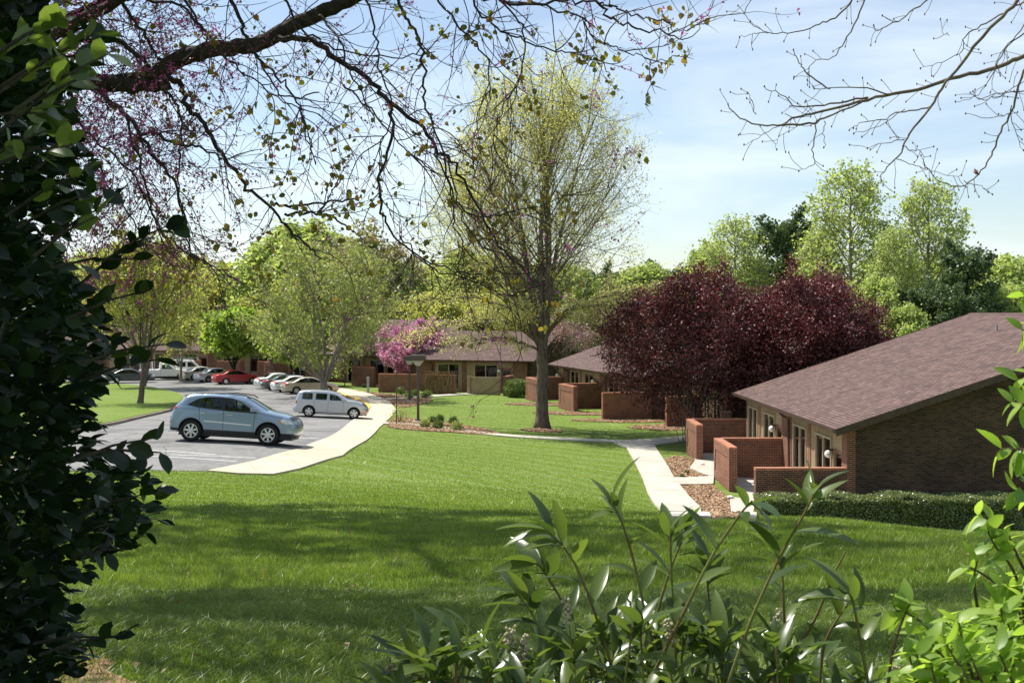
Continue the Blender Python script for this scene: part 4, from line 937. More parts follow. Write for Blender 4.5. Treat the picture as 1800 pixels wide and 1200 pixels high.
# ---------------------------------------------------------------- trees
def rv(rng): 
    v = Vector(rng.normal(size=3)); return v.normalized()
def make_tree(name, label, cat, base, H, crown, trunk_r, leafm, bark, seed=1, n1=16, n2=8, n3=5, n_leaf=5, leaf=.2, th=(.25, .95), elev=(10, 65), up=.15, jitter=.25,
              group=None, leaders=1, lead_spread=12, fork=None, lean=(0, 0), tpl=QUADT, twig_r=.012, len2=.5, len3=.35, k=6, droop=False, clump=0, max1=99, kind='crown', l3up=.1, flat=0, wander=.12, twm=None):
    """crown = (height of centre, radius x, radius y, radius up, radius down) in metres above the base"""
    rng = np.random.default_rng(seed); cz, rx, ry, ru, rd = crown
    r = empty(name, base, 0, label, cat, group)
    mb = MB(); tw = MB(); leaves = []; ldir = []
    C0 = Vector((lean[0], lean[1], cz))
    def env(p):
        q = p - C0; rz = ru if q.z > 0 else rd
        return (q.x / rx) ** 2 + (q.y / ry) ** 2 + (q.z / rz) ** 2
    def run(p, d, mxl, r0, r1, seg, bend, mb_, kk):
        """grow a limb until it leaves the crown"""
        pts = [p.copy()]; d = d.normalized(); l = 0; st = max(.05, mxl / seg)
        while l < mxl:
            d = (d + rv(rng) * wander + Vector((0, 0, bend)) * (st / max(1, mxl) * 3)).normalized(); q = pts[-1] + d * st
            if env(q) > 1 + rng.uniform(-.12, .08) and l > st: break
            if q.z < .3: break
            pts.append(q); l += st
        if len(pts) < 2: return pts
        n = len(pts); mb_.tube(pts, [r0 + (r1 - r0) * i / (n - 1) for i in range(n)], kk, False); return pts
    # trunk and leaders
    fz = fork if fork else H * .9
    trunk = []; n = 10
    for i in range(n + 1):
        t = i / n; trunk.append(Vector((lean[0] * t * .6 + rng.normal() * .02 * H * .1 * t, lean[1] * t * .6, fz * t - .15 * (i == 0))))
    flare = [1.55, 1.12, 1.0] + [1] * 8
    rt = trunk_r * (.8 if leaders > 1 else .18)
    mb.tube(trunk, [(trunk_r + (rt - trunk_r) * (i / n)) * flare[i] for i in range(n + 1)], 12)
    axes = []
    if leaders > 1:
        for j in range(leaders):
            a = 2 * math.pi * (j + rng.uniform(-.2, .2)) / leaders; sp = R(lead_spread * rng.uniform(.5, 1.25) * (0.25 if j == 0 else 1))
            d = Vector((math.cos(a) * math.sin(sp), math.sin(a) * math.sin(sp), math.cos(sp)))
            q = run(trunk[-1] - Vector((0, 0, rng.uniform(0, .12) * fz)), d, H, rt * rng.uniform(.5, .72), twig_r * 2, 14, .05, mb, 7); axes.append(q)
    else: axes.append(trunk)
    def at(pts, t):
        x = t * (len(pts) - 1); i = min(int(x), len(pts) - 2); f = x - i
        return pts[i].lerp(pts[i+1], f), (pts[i+1] - pts[i]).normalized()
    for j in range(n1):
        if leaders > 1: ax = axes[j % len(axes)]; t = rng.uniform(.06, .92)
        else: ax = axes[0]; t = th[0] + (th[1] - th[0]) * ((j + rng.random()) / n1)
        p, ad = at(ax, t)
        hz = (p.z - fz * th[0]) / max(.1, H - fz * th[0]) if leaders > 1 else (t - th[0]) / (th[1] - th[0])
        az = j * 2.4 + rng.uniform(-.5, .5); el = R(elev[0] + (elev[1] - elev[0]) * min(1, max(0, hz)) + rng.normal() * 6)
        d = Vector((math.cos(az) * math.cos(el), math.sin(az) * math.cos(el), math.sin(el)))
        if leaders > 1: d = (d + ad * .5).normalized()
        r1 = trunk_r * (.30 if leaders == 1 else .17) * (1 - .5 * min(1, max(0, hz)))
        l1 = run(p, d, min(max1 * (1 if leaders > 1 else (1 - .6 * max(0, hz))), max(rx, ru) * 2), r1, twig_r * 1.6, 9, up, mb, 6)
        if len(l1) < 2: continue
        L1 = sum((l1[i+1] - l1[i]).length for i in range(len(l1) - 1)); m2 = max(3, int(n2 * min(1.4, L1 / rx)))
        for q in range(m2):
            p2, d1 = at(l1, .18 + .82 * (q + rng.random()) / m2); perp = d1.cross(rv(rng)).normalized()
            d2 = (d1 * .75 + perp * rng.uniform(.5, 1.0)).normalized(); 
            if flat: d2.z *= 1 - flat
            l2 = run(p2, d2, max(.3, L1 * len2 * rng.uniform(.5, 1.1)), max(twig_r * 1.3, r1 * .3), twig_r, 5, up * .8 if not droop else -.15, tw, 4)
            if len(l2) < 2: continue
            L2 = sum((l2[i+1] - l2[i]).length for i in range(len(l2) - 1))
            for s in range(n3):
                p3, dd = at(l2, .15 + .85 * (s + rng.random()) / n3); d3 = (dd * .7 + dd.cross(rv(rng)).normalized() * rng.uniform(.4, 1)).normalized()
                l3 = run(p3, d3, max(.2, L2 * len3 * rng.uniform(.6, 1.5)), twig_r, twig_r * .5, 3, l3up, tw, 3)
                if len(l3) < 2: l3 = [p3, p3 + d3 * .15]
                for _ in range(n_leaf):
                    p4, _d = at(l3, rng.uniform(.1, 1)); leaves.append(p4 + Vector(rng.normal(size=3)) * jitter); ldir.append(d3)
    for _ in range(clump):            # stray leaf clusters inside the crown
        v = rv(rng) * rng.uniform(.2, 1) ** .5
        leaves.append(C0 + Vector((v.x * rx, v.y * ry, v.z * (ru if v.z > 0 else rd)))); ldir.append(v)
    mb.build('trunk', M[bark], r, True)
    if tw.v: tw.build('branches', M[twm or bark], r, False)
    if leaves:
        pos = np.array([tuple(p) for p in leaves]); n = len(pos)
        scat_obj(kind, tpl[0], tpl[1], pos, rotm(rng, n), leaf * rng.uniform(.6, 1.35, n), M[leafm], r, rng=rng)
    return r
def place(px, d, z=None):
    x = (px - 900) / F * d; return (x, d, g1(x, d) if z is None else z)
c = hit(953, 753)
make_tree('oak_tree', 'tall spreading oak with sparse yellow buds, standing alone in the middle of the lawn', 'tree', (c.x, c.y, g1(c.x, c.y)), 21.5, (11.4, 7.2, 6.7, 10.4, 8.2), .40, 'l_oak', 'bark',
    seed=7, n1=96, n2=12, n3=5, n_leaf=10, leaf=.105, twm='twig_pale', elev=(12, 60), up=.14, jitter=.20, leaders=8, lead_spread=17, fork=5.0, twig_r=.0075, len2=.42, len3=.5, tpl=DIAT, wander=.09)
# low spreading limbs of the same oak, drawn as a second tier
def add_limbs(root, specs, leafm, seed, bark='bark', leaf=.1, nl=10):
    rng = np.random.default_rng(seed); mb = MB(); lv = []
    for pts, r0 in specs:
        pts = [Vector(p) for p in pts]; den = []
        for i in range(len(pts) - 1):
            for j in range(4): den.append(pts[i].lerp(pts[i+1], j / 4) + Vector(rng.normal(size=3)) * .04)
        den.append(pts[-1]); n = len(den); mb.tube(den, [r0 * (1 - .85 * i / (n - 1)) for i in range(n)], 6)
        for i in range(3, n):
            for _ in range(6):
                d = (den[i] - den[i-1]).normalized(); d = (d + rv(rng) * .9); d.z *= .45; d.normalize(); ln = rng.uniform(.5, 1.6)
                q = [den[i]]; 
                for s in range(4): d = (d + rv(rng) * .2 + Vector((0, 0, -.03))).normalized(); q.append(q[-1] + d * ln / 4)
                mb.tube(q, [.018, .015, .012, .009, .006], 3, False)
                for s in range(3):
                    b = q[rng.integers(1, 5)]; e = b + (d + rv(rng) * .7).normalized() * rng.uniform(.2, .6); mb.tube([b, e], [.007, .004], 3, False)
                    for _ in range(nl): lv.append(b.lerp(e, rng.random()) + Vector(rng.normal(size=3)) * .14)
    mb.build('low_limbs', M[bark], root, True); pos = np.array([tuple(p) for p in lv]); n = len(pos)
    scat_obj('low_foliage', DIAT[0], DIAT[1], pos, rotm(rng, n), leaf * rng.uniform(.6, 1.35, n), M[leafm], root, rng=rng)
oak = [o for o in col.objects if o.name.startswith('oak_tree')][0]
add_limbs(oak, [([(-.1, 0, 5.0), (-1.2, -.6, 6.1), (-3, -1.2, 6.6), (-5.4, -1.6, 6.3), (-7.4, -1.8, 5.5)], .13), ([(-.1, 0, 5.3), (-1.6, .5, 7.0), (-4, 1.2, 7.9), (-7, 1.5, 7.7)], .12), ([(-.1, 0, 4.7), (-1.0, -.8, 5.1), (-2.6, -1.6, 5.5), (-5, -2.2, 5.2)], .10),
    ([(.1, 0, 5.3), (1.6, .3, 7.2), (3.8, .6, 7.9), (6.0, 1.0, 8.2)], .12), ([(.1, .1, 5.6), (1.2, -1.2, 7.0), (3, -2.4, 7.4), (4.6, -3, 7.2)], .10), ([(0, .1, 5.3), (-.8, 1.8, 7.0), (-2.4, 3.8, 7.6), (-4, 5, 7.6)], .1), ([(0, -.2, 5.5), (-.6, -2, 7.0), (-1.5, -4, 7.4), (-3.4, -5.4, 6.8)], .1)], 'l_oak', 5, leaf=.09, nl=9)
# purple plums
c = (10.0, 65.0); make_tree('plum_tree', 'large purple leaved plum tree, nearer and left of the pair, shading the courtyard walls', 'tree', (c[0], c[1], g1(*c)), 9.1, (5.2, 5.3, 4.6, 4.0, 4.2), .20, 'l_plum', 'bark',
    seed=11, n1=52, n2=11, n3=6, n_leaf=20, leaf=.125, elev=(-5, 70), up=.06, jitter=.22, leaders=6, lead_spread=34, fork=1.5, twig_r=.010, len2=.5, clump=16000, tpl=DIAT)
c = (16.0, 63.4); make_tree('plum_tree', 'purple leaved plum tree farther right, rising behind the near brown roof', 'tree', (c[0], c[1], g1(*c)), 9.1, (5.3, 4.4, 3.8, 3.7, 4.0), .18, 'l_plum', 'bark',
    seed=13, n1=46, n2=11, n3=6, n_leaf=19, leaf=.125, elev=(-5, 70), up=.08, jitter=.22, leaders=6, lead_spread=30, fork=1.6, twig_r=.010, len2=.5, clump=14000, tpl=DIAT)
# bushes of thin stems at the main path
def at_tree(px, py, *a, **k):
    c = hit(px, py); return make_tree(a[0], a[1], a[2], (c.x, c.y, g1(c.x, c.y)), *a[3:], **k)
make_tree('maple_tree', 'rounded fresh green maple behind the red car', 'tree', place(411, 124), 7.2, (4.4, 3.7, 3.4, 2.9, 2.4), .26, 'l_green', 'bark_dark', seed=21, n1=32, n2=8, n3=6, n_leaf=12, leaf=.25, jitter=.25, leaders=4, lead_spread=30, fork=1.4, clump=900, flat=.3)
make_tree('maple_tree', 'smaller rounded green maple just left of the multi stemmed tree', 'tree', place(522, 117), 6.4, (4.2, 4.2, 3.4, 2.3, 2.2), .2, 'l_green', 'bark_dark', seed=23, n1=30, n2=8, n3=5, n_leaf=12, leaf=.25, jitter=.25, leaders=4, lead_spread=34, fork=1.2, clump=700, flat=.3)
b = place(569, 97.5)
make_tree('shade_tree', 'wide multi stemmed tree with thin olive spring leaves, in front of the champagne sedan', 'tree', b, 12.6, (7.4, 7.4, 6.0, 5.3, 4.6), .34, 'l_olive', 'bark_grey', seed=31, n1=46, n2=9, n3=5, n_leaf=9, leaf=.21, jitter=.22, leaders=7, lead_spread=46, fork=1.3, elev=(14, 62), up=.08, twig_r=.014, tpl=DIAT)
at_tree(741, 682, 'redbud_tree', 'small redbud in bright pink blossom beside the lamp posts', 'tree', 6.2, (4.2, 3.5, 3.0, 2.2, 2.4), .14, 'l_pink', 'bark_dark', seed=41, n1=34, n2=9, n3=6, n_leaf=11, leaf=.13, jitter=.12, leaders=4, lead_spread=38, fork=1.0, kind='blossom', clump=0, flat=.3, lean=(-.9, 0))
make_tree('crabapple_tree', 'pale pink blossoming small tree between the far house and the middle house', 'tree', place(990, 112), 6.4, (4.0, 3.6, 3, 2.4, 2.4), .14, 'l_palepink', 'bark_grey', seed=43, n1=22, n2=7, n3=5, n_leaf=5, leaf=.11, jitter=.15, leaders=4, lead_spread=36, fork=1.0, kind='blossom')
make_tree('crabapple_tree', 'hazy pink brown budding tree in front of the brown roof behind the bright redbud', 'tree', place(652, 123), 6.4, (4.2, 3.2, 3, 2.4, 2.4), .14, 'l_palepink', 'bark_grey', seed=44, n1=18, n2=7, n3=5, n_leaf=4, leaf=.13, jitter=.15, leaders=4, lead_spread=36, fork=1.0, kind='blossom')
# trees on the parking island
at_tree(246, 713, 'island_tree', 'yellow green tree with a leaning trunk on the parking island, nearer of two', 'tree', 11.0, (6.2, 6.2, 5.4, 5.0, 4.4), .21, 'l_yg', 'bark', seed=51, n1=44, n2=9, n3=5, n_leaf=13, leaf=.18, jitter=.22, leaders=5, lead_spread=30, fork=2.6, lean=(.5, 0), tpl=DIAT)
at_tree(252, 682, 'island_tree', 'yellow green tree on the far tip of the parking island, behind the nearer trunk', 'tree', 10.5, (6.3, 6.4, 5.4, 4.6, 4.4), .22, 'l_yg', 'bark', seed=53, n1=44, n2=9, n3=5, n_leaf=13, leaf=.2, jitter=.25, leaders=5, lead_spread=30, fork=2.6, lean=(.8, 0), tpl=DIAT)
for px, d, t, sd_, lb in [(318, 126, 6.8, 55, 'yellow green small tree behind the white van, hanging over the brown roof'), (478, 126, 7.4, 57, 'yellow green small tree between the two green maples, in front of the brown roof'), (628, 119, 6.6, 58, 'loose green small tree left of the pink redbud, over the brick wall')]:
    make_tree('small_tree', lb, 'tree', place(px, d), t, (t * .6, 3.6, 3.2, t * .42, t * .36), .15, 'l_yg' if px < 600 else 'l_olive', 'bark_grey', seed=sd_, n1=28, n2=8, n3=5, n_leaf=9, leaf=.2, jitter=.25, leaders=4, lead_spread=36, fork=1.6, tpl=DIAT)
# forest prototypes
FOR = {}
def proto(key, *a, **k):
    r = make_tree(*a, **k); FOR[key] = [r, 0]; return r
proto('green', 'forest_tree', 'fresh green broadleaf tree in the wood behind the houses', 'tree', (0, 0, 0), 15, (8.8, 4.6, 4.6, 6.4, 6.6), .25, 'l_lime', 'bark_grey', seed=61, n1=36, n2=9, n3=5, n_leaf=10, leaf=.25, jitter=.4, elev=(5, 65), group='trees of the wood behind the houses')
proto('yg', 'forest_tree', 'yellow green broadleaf tree in the wood behind the houses', 'tree', (0, 0, 0), 14, (8.0, 4.8, 4.8, 6.0, 6.0), .25, 'l_yg', 'bark_grey', seed=63, n1=34, n2=9, n3=5, n_leaf=8, leaf=.25, jitter=.4, leaders=4, lead_spread=22, fork=3.5, group='trees of the wood behind the houses')
proto('tan', 'forest_tree', 'bare brownish budding tree in the wood behind the houses', 'tree', (0, 0, 0), 13.5, (7.6, 4.6, 4.6, 5.8, 5.4), .22, 'l_tan', 'bark_grey', seed=65, n1=36, n2=9, n3=5, n_leaf=3, leaf=.2, jitter=.2, leaders=6, lead_spread=24, fork=2.5, twig_r=.022, group='trees of the wood behind the houses')
proto('poplar', 'poplar_tree', 'tall slender tulip poplar with light green leaves rising behind the near roof', 'tree', (0, 0, 0), 22, (8.5, 4.5, 4.5, 13.4, 7.0), .30, 'l_lime', 'bark_grey', seed=67, n1=60, n2=7, n3=5, n_leaf=5, leaf=.18, jitter=.32, elev=(12, 55), th=(.15, .985), up=.10, twig_r=.018, max1=8)
proto('pine', 'pine_tree', 'dark evergreen pine in the wood', 'tree', (0, 0, 0), 15, (7.2, 4.4, 4.4, 7.6, 6.6), .25, 'l_dark', 'bark_dark', seed=69, n1=44, n2=9, n3=5, n_leaf=13, leaf=.22, jitter=.3, elev=(0, 35), th=(.12, .97))
def grow_copy(key, px, d, ptop, label=None, group=None, wd=1.0, sink=0):
    root, used = FOR[key]; o = root if not used else copy_tree(root); FOR[key][1] = 1
    x, y, z = place(px, d, None); Hn = {'green': 15.2, 'yg': 14.0, 'tan': 13.4, 'poplar': 21.8, 'pine': 14.8}[key]
    H = CZ - (ptop - 550) / F * d - z; s = H / Hn; o.location = (x, y, z); o.scale = (s * wd, s * wd, s); o.rotation_euler = (0, 0, (px * 1.7 + d) % 6.28)
    o['label'] = label or {'green': 'fresh green broadleaf tree in the wood behind the houses', 'yg': 'yellow green broadleaf tree in the wood behind the houses', 'tan': 'bare brownish budding tree in the wood behind the houses', 'pine': 'dark pine among the paler trees of the wood behind the houses'}[key]
    if group: o['group'] = group
    elif 'group' in o and label: del o['group']
    return o
GW = 'trees of the wood behind the houses'
rg = random.Random(5)
# right hand side, from the photograph
grow_copy('poplar', 1495, 122, 284, 'tallest tulip poplar, centre of the group rising over the purple plums', wd=1.15)
grow_copy('poplar', 1632, 118, 312, 'sparser tall poplar with a visible pale trunk, right of the tallest poplar', wd=1.08)
grow_copy('poplar', 1292, 128, 378, 'light green poplar left of the dark pine, above the left plum crown', wd=1.2)
grow_copy('pine', 1376, 132, 388, 'dark pine between two light green poplars, above the plum crowns', wd=1.0)
grow_copy('pine', 1700, 112, 440, 'dark evergreen behind the ridge of the near roof, right of the sparse poplar', wd=.95)
grow_copy('poplar', 1572, 112, 395, 'short poplar filling the gap between the tallest and the sparse poplar', wd=1.0)
grow_copy('poplar', 1440, 126, 400, 'short light green poplar leaning against the tallest one from the left', wd=1.1)
grow_copy('green', 1245, 138, 432, 'pale green tree at the left end of the poplar group', wd=.8)
grow_copy('pine', 1625, 106, 505, 'low dark evergreen just above the notch of the near roof', wd=1.1)
grow_copy('green', 1545, 106, 490, 'low light green tree directly above the right plum crown', wd=.9)
grow_copy('green', 1785, 132, 455, 'light green tree at the right edge above the near roof ridge', wd=1.2)
for px, d, t, k in [(1130, 150, 468, 'green'), (1170, 165, 470, 'pine'), (1200, 145, 478, 'tan'), (1095, 140, 500, 'tan'), (1145, 132, 505, 'tan'), (1060, 160, 475, 'pine'), (1010, 150, 470, 'green'), (960, 165, 468, 'green'), (1215, 126, 500, 'yg'),
        (905, 150, 468, 'pine'), (860, 155, 455, 'green'), (815, 150, 440, 'green'), (770, 158, 470, 'yg'), (735, 165, 470, 'green'), (700, 150, 470, 'green'), (665, 150, 418, 'tan'), (620, 152, 412, 'tan'), (575, 162, 440, 'yg'), (530, 165, 398, 'green'), (495, 158, 420, 'green'),
        (455, 165, 500, 'green'), (420, 160, 510, 'green'), (385, 168, 478, 'green'), (345, 162, 470, 'yg'), (300, 170, 455, 'yg'), (260, 160, 470, 'green'), (210, 165, 460, 'yg'), (150, 160, 450, 'green'), (90, 165, 460, 'yg'), (20, 160, 450, 'green'), (-60, 165, 455, 'yg'),
        (470, 152, 520, 'yg'), (550, 150, 480, 'yg'), (690, 142, 520, 'tan'), (760, 140, 520, 'yg'), (880, 138, 515, 'yg'), (1020, 136, 520, 'tan'), (1340, 140, 462, 'green'), (1420, 142, 455, 'green'), (1560, 140, 455, 'green'), (1660, 138, 450, 'green'), (1740, 140, 470, 'yg'),
        (1830, 140, 450, 'green'), (1900, 135, 440, 'yg'), (1980, 145, 440, 'green'), (1480, 108, 500, 'green'), (1590, 103, 540, 'green'), (1680, 104, 520, 'pine'), (1760, 118, 500, 'green'), (620, 172, 470, 'green'), (340, 178, 480, 'tan'), (1110, 178, 480, 'green'), (930, 178, 470, 'tan')]:
    grow_copy(k, px, d, t + rg.uniform(-4, 4), None, GW, wd=rg.uniform(1.0, 1.45))
# far wood closing the horizon
def wood():
    rng = np.random.default_rng(9); n = 60000; a = rng.uniform(-330, 330, n); y = 205 + rng.uniform(-12, 18, n) - np.abs(a) * .12
    top = 10.5 + 2.2 * np.sin(a * .11) + 1.6 * np.sin(a * .27 + 1) + rng.normal(size=n) * .7; z = rng.random(n) ** .7 * top
    pos = np.stack([a, y, z + .2], -1)
    v, f = scatter(QUADT[0], QUADT[1], pos, rotm(rng, n), rng.uniform(.7, 1.7, n))
    o = mesh_obj('distant_wood', v, f, M['l_yg'], var=np.repeat(np.clip(.5 + .35 * np.sin(a * .2) + rng.normal(size=n) * .2, 0, 1), 1))
    tag(o, 'distant line of mixed spring woodland closing the horizon', 'woodland', kind='stuff')
wood()
# ---------------------------------------------------------------- shrubs and hedge
def shrub(name, label, px, py, rx, rz, leafm, n, leaf, seed, group=None, spiky=0, cat='shrub', loc=None):
    rng = np.random.default_rng(seed)
    if loc is None: c = hit(px, py); loc = (c.x, c.y, g1(c.x, c.y))
    r = empty(name, loc, 0, label, cat, group)
    mb = MB()
    for j in range(9):
        a = rng.uniform(0, 6.28); t = rng.uniform(.3, .8); mb.tube([Vector((0, 0, -.05)), Vector((math.cos(a) * rx * t * .5, math.sin(a) * rx * t * .5, rz * .7)), Vector((math.cos(a) * rx * t, math.sin(a) * rx * t, rz * 1.5))], [.02, .014, .006], 4, False)
    mb.build('stems', M['twig'], r)
    v = rng.normal(size=(n, 3)); v /= np.linalg.norm(v, axis=1)[:, None]
    lump = 1 + .12 * np.sin(v[:, 0] * 5 + seed) * np.cos(v[:, 1] * 6) + .10 * np.sin(v[:, 2] * 9 + seed) + spiky * rng.random(n) ** 3
    rad = (.55 + .45 * rng.random(n) ** .5) * lump; pos = v * rad[:, None] * np.array([rx, rx, rz]) + np.array([0, 0, rz * .95])
    pos[:, 2] = np.maximum(pos[:, 2], .03)
    scat_obj('foliage', DIAT[0], DIAT[1], pos, rotm(rng, n), leaf * rng.uniform(.6, 1.4, n), M[leafm], r, rng=rng); return r
shrub('round_shrub', 'round dark green shrub against the far house, left of two', 866, 687, .98, .85, 'l_shrub', 5200, .10, 1)
shrub('round_shrub', 'loose lighter green shrub by the far path, just left of the oak trunk', 908, 698, 1.0, .80, 'l_shrub', 5200, .10, 2, spiky=.2)
for i, (px, py, s, lb) in enumerate([(748, 751, 1, 'small yellowish shrub nearest the tall lamp post, front row'), (770, 754, 1.05, 'small dark shrub in the middle of the front row by the garden path'), (803, 757, 1.2, 'small spreading yellowish shrub at the right end of the front row'),
        (760, 743.5, .9, 'small spiky shrub just right of the tall lamp post, back row'), (773, 741, .9, 'small dark green shrub in the middle of the back row'), (796, 746, 1.0, 'small dark shrub at the right end of the back row'),
        (704, 693, 1.1, 'small dark shrub on the far bed, leftmost of its row'), (719, 701, 1.2, 'small dark shrub at the foot of the rear lamp post'), (731, 695, .9, 'small dark shrub between the two lamp posts on the far bed'), (746, 700, 1.0, 'small shrub right of the rear lamp post, nearer of two'), (752, 697, 1.0, 'small shrub at the right end of the far bed'),
        (1199, 841, .35, 'tiny green sprout in the mulch beside the main path'), (1208, 833, .3, 'tiny green sprout in the mulch nearer the patio walk'), (640, 681, .6, 'low tuft of grass in the mulch near the grey bollard')]):
    far = py < 730 
    shrub('small_shrub', lb, px, py, .24 * s * (1.15 if far else 1), .22 * s * (1.2 if far else 1), 'l_shrub' if i not in (0, 2) else 'l_olive', 900, .07, 20 + i, 'small shrubs in the mulch beds', spiky=.7)
shrub('dry_bush', 'straw coloured wispy bush at the foot of the thin sign post', 703, 742, .5, .45, 'l_tan', 700, .06, 51, spiky=.8)
def hedge():
    rng = np.random.default_rng(4); x0, x1, y0, y1, h = 8.0, 16.4, 38.45, 39.7, 1.12
    z = g1(12, 39); r = empty('hedge', ((x0 + x1) / 2, (y0 + y1) / 2, z), 0, 'long clipped box hedge in front of the dark gable wall', 'hedge')
    a, b = (x1 - x0) / 2, (y1 - y0) / 2; n = 52000; pos = []
    u = rng.random(n); px = rng.uniform(-a, a, n); py = rng.uniform(-b, b, n); pz = rng.uniform(0, h, n)
    k = rng.random(n); px = np.where(k < .42, px, np.where(k > .93, np.where(u < .5, -a, a), px)); py = np.where((k >= .42) & (k <= .93), np.where(u < .8, -b, b), py); pz = np.where(k < .42, h, pz)
    pos = np.stack([px, py, pz], -1); bump = .05 * np.sin(px * 2.1) + .035 * np.sin(px * 5.3 + py * 3) + .03 * np.sin(pz * 6 + px * 3.1)
    nrm = np.stack([np.where(k > .93, np.sign(px), 0), np.where((k >= .42) & (k <= .93), np.sign(py), 0), np.where(k < .42, 1, 0)], -1)
    q = pos / np.array([a, b, h / 2]); pos = pos + nrm * (bump + rng.normal(size=n) * .028 - .03)[:, None]
    ed = np.maximum(0, np.abs(py) / b - .86) * (pz > h * .9); pos[:, 2] -= ed * .5; pos[:, 2] += (pos[:, 0] > 0) * pos[:, 0] * -.01
    scat_obj('foliage', DIAT[0], DIAT[1], pos, rotm(rng, n), .058 * rng.uniform(.6, 1.4, n), M['l_hedge'], r, rng=rng)
    MB().box(-a + .16, a - .16, -b + .16, b - .16, -.2, h - .16).build('shade_core', M['hedge_core'], r)  # near-black filler box stands for the shade inside the hedge
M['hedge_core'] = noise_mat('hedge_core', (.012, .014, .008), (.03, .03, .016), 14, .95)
hedge()
def vine():
    rng = np.random.default_rng(3); mb = MB()
    for j in range(70):
        x = rng.uniform(5.0, 7.7); p = Vector((x, 2.84, -.1)); pts = [p]
        for s in range(9): p = p + Vector((rng.normal() * .1, rng.normal() * .02, .24)); p.y = max(2.80, p.y); pts.append(p)
        mb.tube(pts, .022, 4, False)
    o = mb.build('dead_vine', M['vine']); o.location = (FO[0], FO[1], -.1); o.rotation_euler = (0, 0, R(90) + TF); tag(o, 'dry tan climbing vine covering a far brick wall right of the blossom', 'vine')
M['vine'] = noise_mat('dry_vine', (.36, .25, .13), (.18, .11, .06), 6, .9)
vine()
def stems(label, px, py, n, h, seed, d=None):
    rng = np.random.default_rng(seed); c = hit(px, py); mb = MB(); lv = []
    for j in range(n):
        p = Vector((rng.normal() * .12, rng.normal() * .12, -.05)); d_ = Vector((rng.normal() * .12, rng.normal() * .1, 1)); pts = [p]
        for s in range(7): d_ = (d_ + rv(rng) * .1); p = p + d_ * h / 7; pts.append(p)
        mb.tube(pts, [.022 - .002 * i for i in range(8)], 5, False)
    o = mb.build('thin_tree', M['bark_grey']); o.location = (c.x, c.y, g1(c.x, c.y)); tag(o, label, 'sapling')
stems('cluster of thin grey stems beside the shaded courtyard wall under the plum', 1203, 782, 5, 3.2, 4)
# ---------------------------------------------------------------- grass
def grass():
    rng = np.random.default_rng(12)
    def zone(n, y0, y1, hmin, hmax, wd, two, dens_pow=1.0):
        y = y0 + (y1 - y0) * rng.random(n) ** dens_pow; x = (rng.random(n) * 2 - 1) * (y * .56 + 1.8)
        ok = np.ones(n, bool)
        for p in EXCL: ok &= ~in_poly(x, y, p)
        ok &= ~((x > 8.2) & (y > 40.5)); ok &= ~((y > 42) & (x > 6.2 + (y < 60) * 2))
        for p in BARE: ok &= ~(in_poly(x, y, p) & (rng.random(n) < .55))
        cl = np.sin(x * 2.3 + np.sin(y * 1.7) * 2) * np.cos(y * 2.9 + x); rr = np.hypot(x + 7, y - 50); cl = np.where(y > 24, .6 * cl + 2.2 * (np.sin(rr * 4.6) > .72) * (rr > 8) * (np.sin(x * .9 + y * .5) > -.3), cl); x = x[ok]; y = y[ok]; cl = cl[ok]; n = len(x)
        z = G(x, y); h = rng.uniform(hmin, hmax, n) * (1 + .35 * np.clip(cl, -1, 1)); a = rng.uniform(0, 6.283, n); lean = rng.normal(size=(n, 2)) * .6 * h[:, None]
        wx = np.cos(a) * wd / 2; wy = np.sin(a) * wd / 2; bx = np.stack([x, y, z], -1)
        L_ = bx + np.stack([-wx, -wy, np.full(n, -.01)], -1); R_ = bx + np.stack([wx, wy, np.full(n, -.01)], -1)
        if two:
            m = bx + np.stack([lean[:, 0] * .4, lean[:, 1] * .4, h * .6], -1); ML = m + np.stack([-wx * .8, -wy * .8, 0 * h], -1); MR = m + np.stack([wx * .8, wy * .8, 0 * h], -1)
            T = bx + np.stack([lean[:, 0] * 1.5, lean[:, 1] * 1.5, h * .95], -1); v = np.stack([L_, R_, MR, ML, T], 1).reshape(-1, 3)
            b = np.arange(n)[:, None] * 5; f = np.concatenate([b + [0, 1, 2], b + [0, 2, 3], b + [3, 2, 4]]); var = np.tile(np.clip(rng.random(n) * .8 + cl * .12, 0, 1) ** 1.2, 3)
        else:
            T = bx + np.stack([lean[:, 0], lean[:, 1], h], -1); v = np.stack([L_, R_, T], 1).reshape(-1, 3); b = np.arange(n)[:, None] * 3; f = b + [0, 1, 2]; var = np.clip(rng.random(n) * .85 + cl * .17, 0, 1) ** 1.2
        return v, f, var
    out = [zone(560000, 3.2, 10, .025, .075, .0048, True, .85), zone(450000, 10, 20, .03, .07, .0078, False, .9), zone(250000, 20, 36, .03, .06, .016, False, .9), zone(140000, 36, 62, .02, .045, .03, False), zone(90000, 62, 98, .02, .05, .045, False)]
    vs = []; fs = []; va = []; o = 0
    for v, f, a in out: vs.append(v); fs.append(f + o); va.append(a); o += len(v)
    ob = mesh_obj('grass', np.concatenate(vs), np.concatenate(fs), M['grass_blade'], var=np.concatenate(va))
    tag(ob, 'short green lawn grass covering the slope and the lawns', 'grass', kind='stuff')
grass()
def litter():
    rng = np.random.default_rng(6); n = 420; y = 4.5 + 15 * rng.random(n) ** 1.3; x = (rng.random(n) * 2 - 1) * y * .45; z = G(x, y) + rng.uniform(.02, .05, n)
    tv, tf = leaf_template(.35, 3, .25, .3, 'oval'); a = rng.uniform(0, 6.28, n); d = np.stack([np.cos(a), np.sin(a), rng.normal(size=n) * .3], -1)
    o = scat_obj('fallen_leaves', tv, tf, np.stack([x, y, z], -1), frames(d, rng, None, .6), rng.uniform(.02, .05, n), M['litter'], rng=rng); tag(o, 'scattered small brown leaves lying in the near grass', 'fallen leaves', kind='stuff')
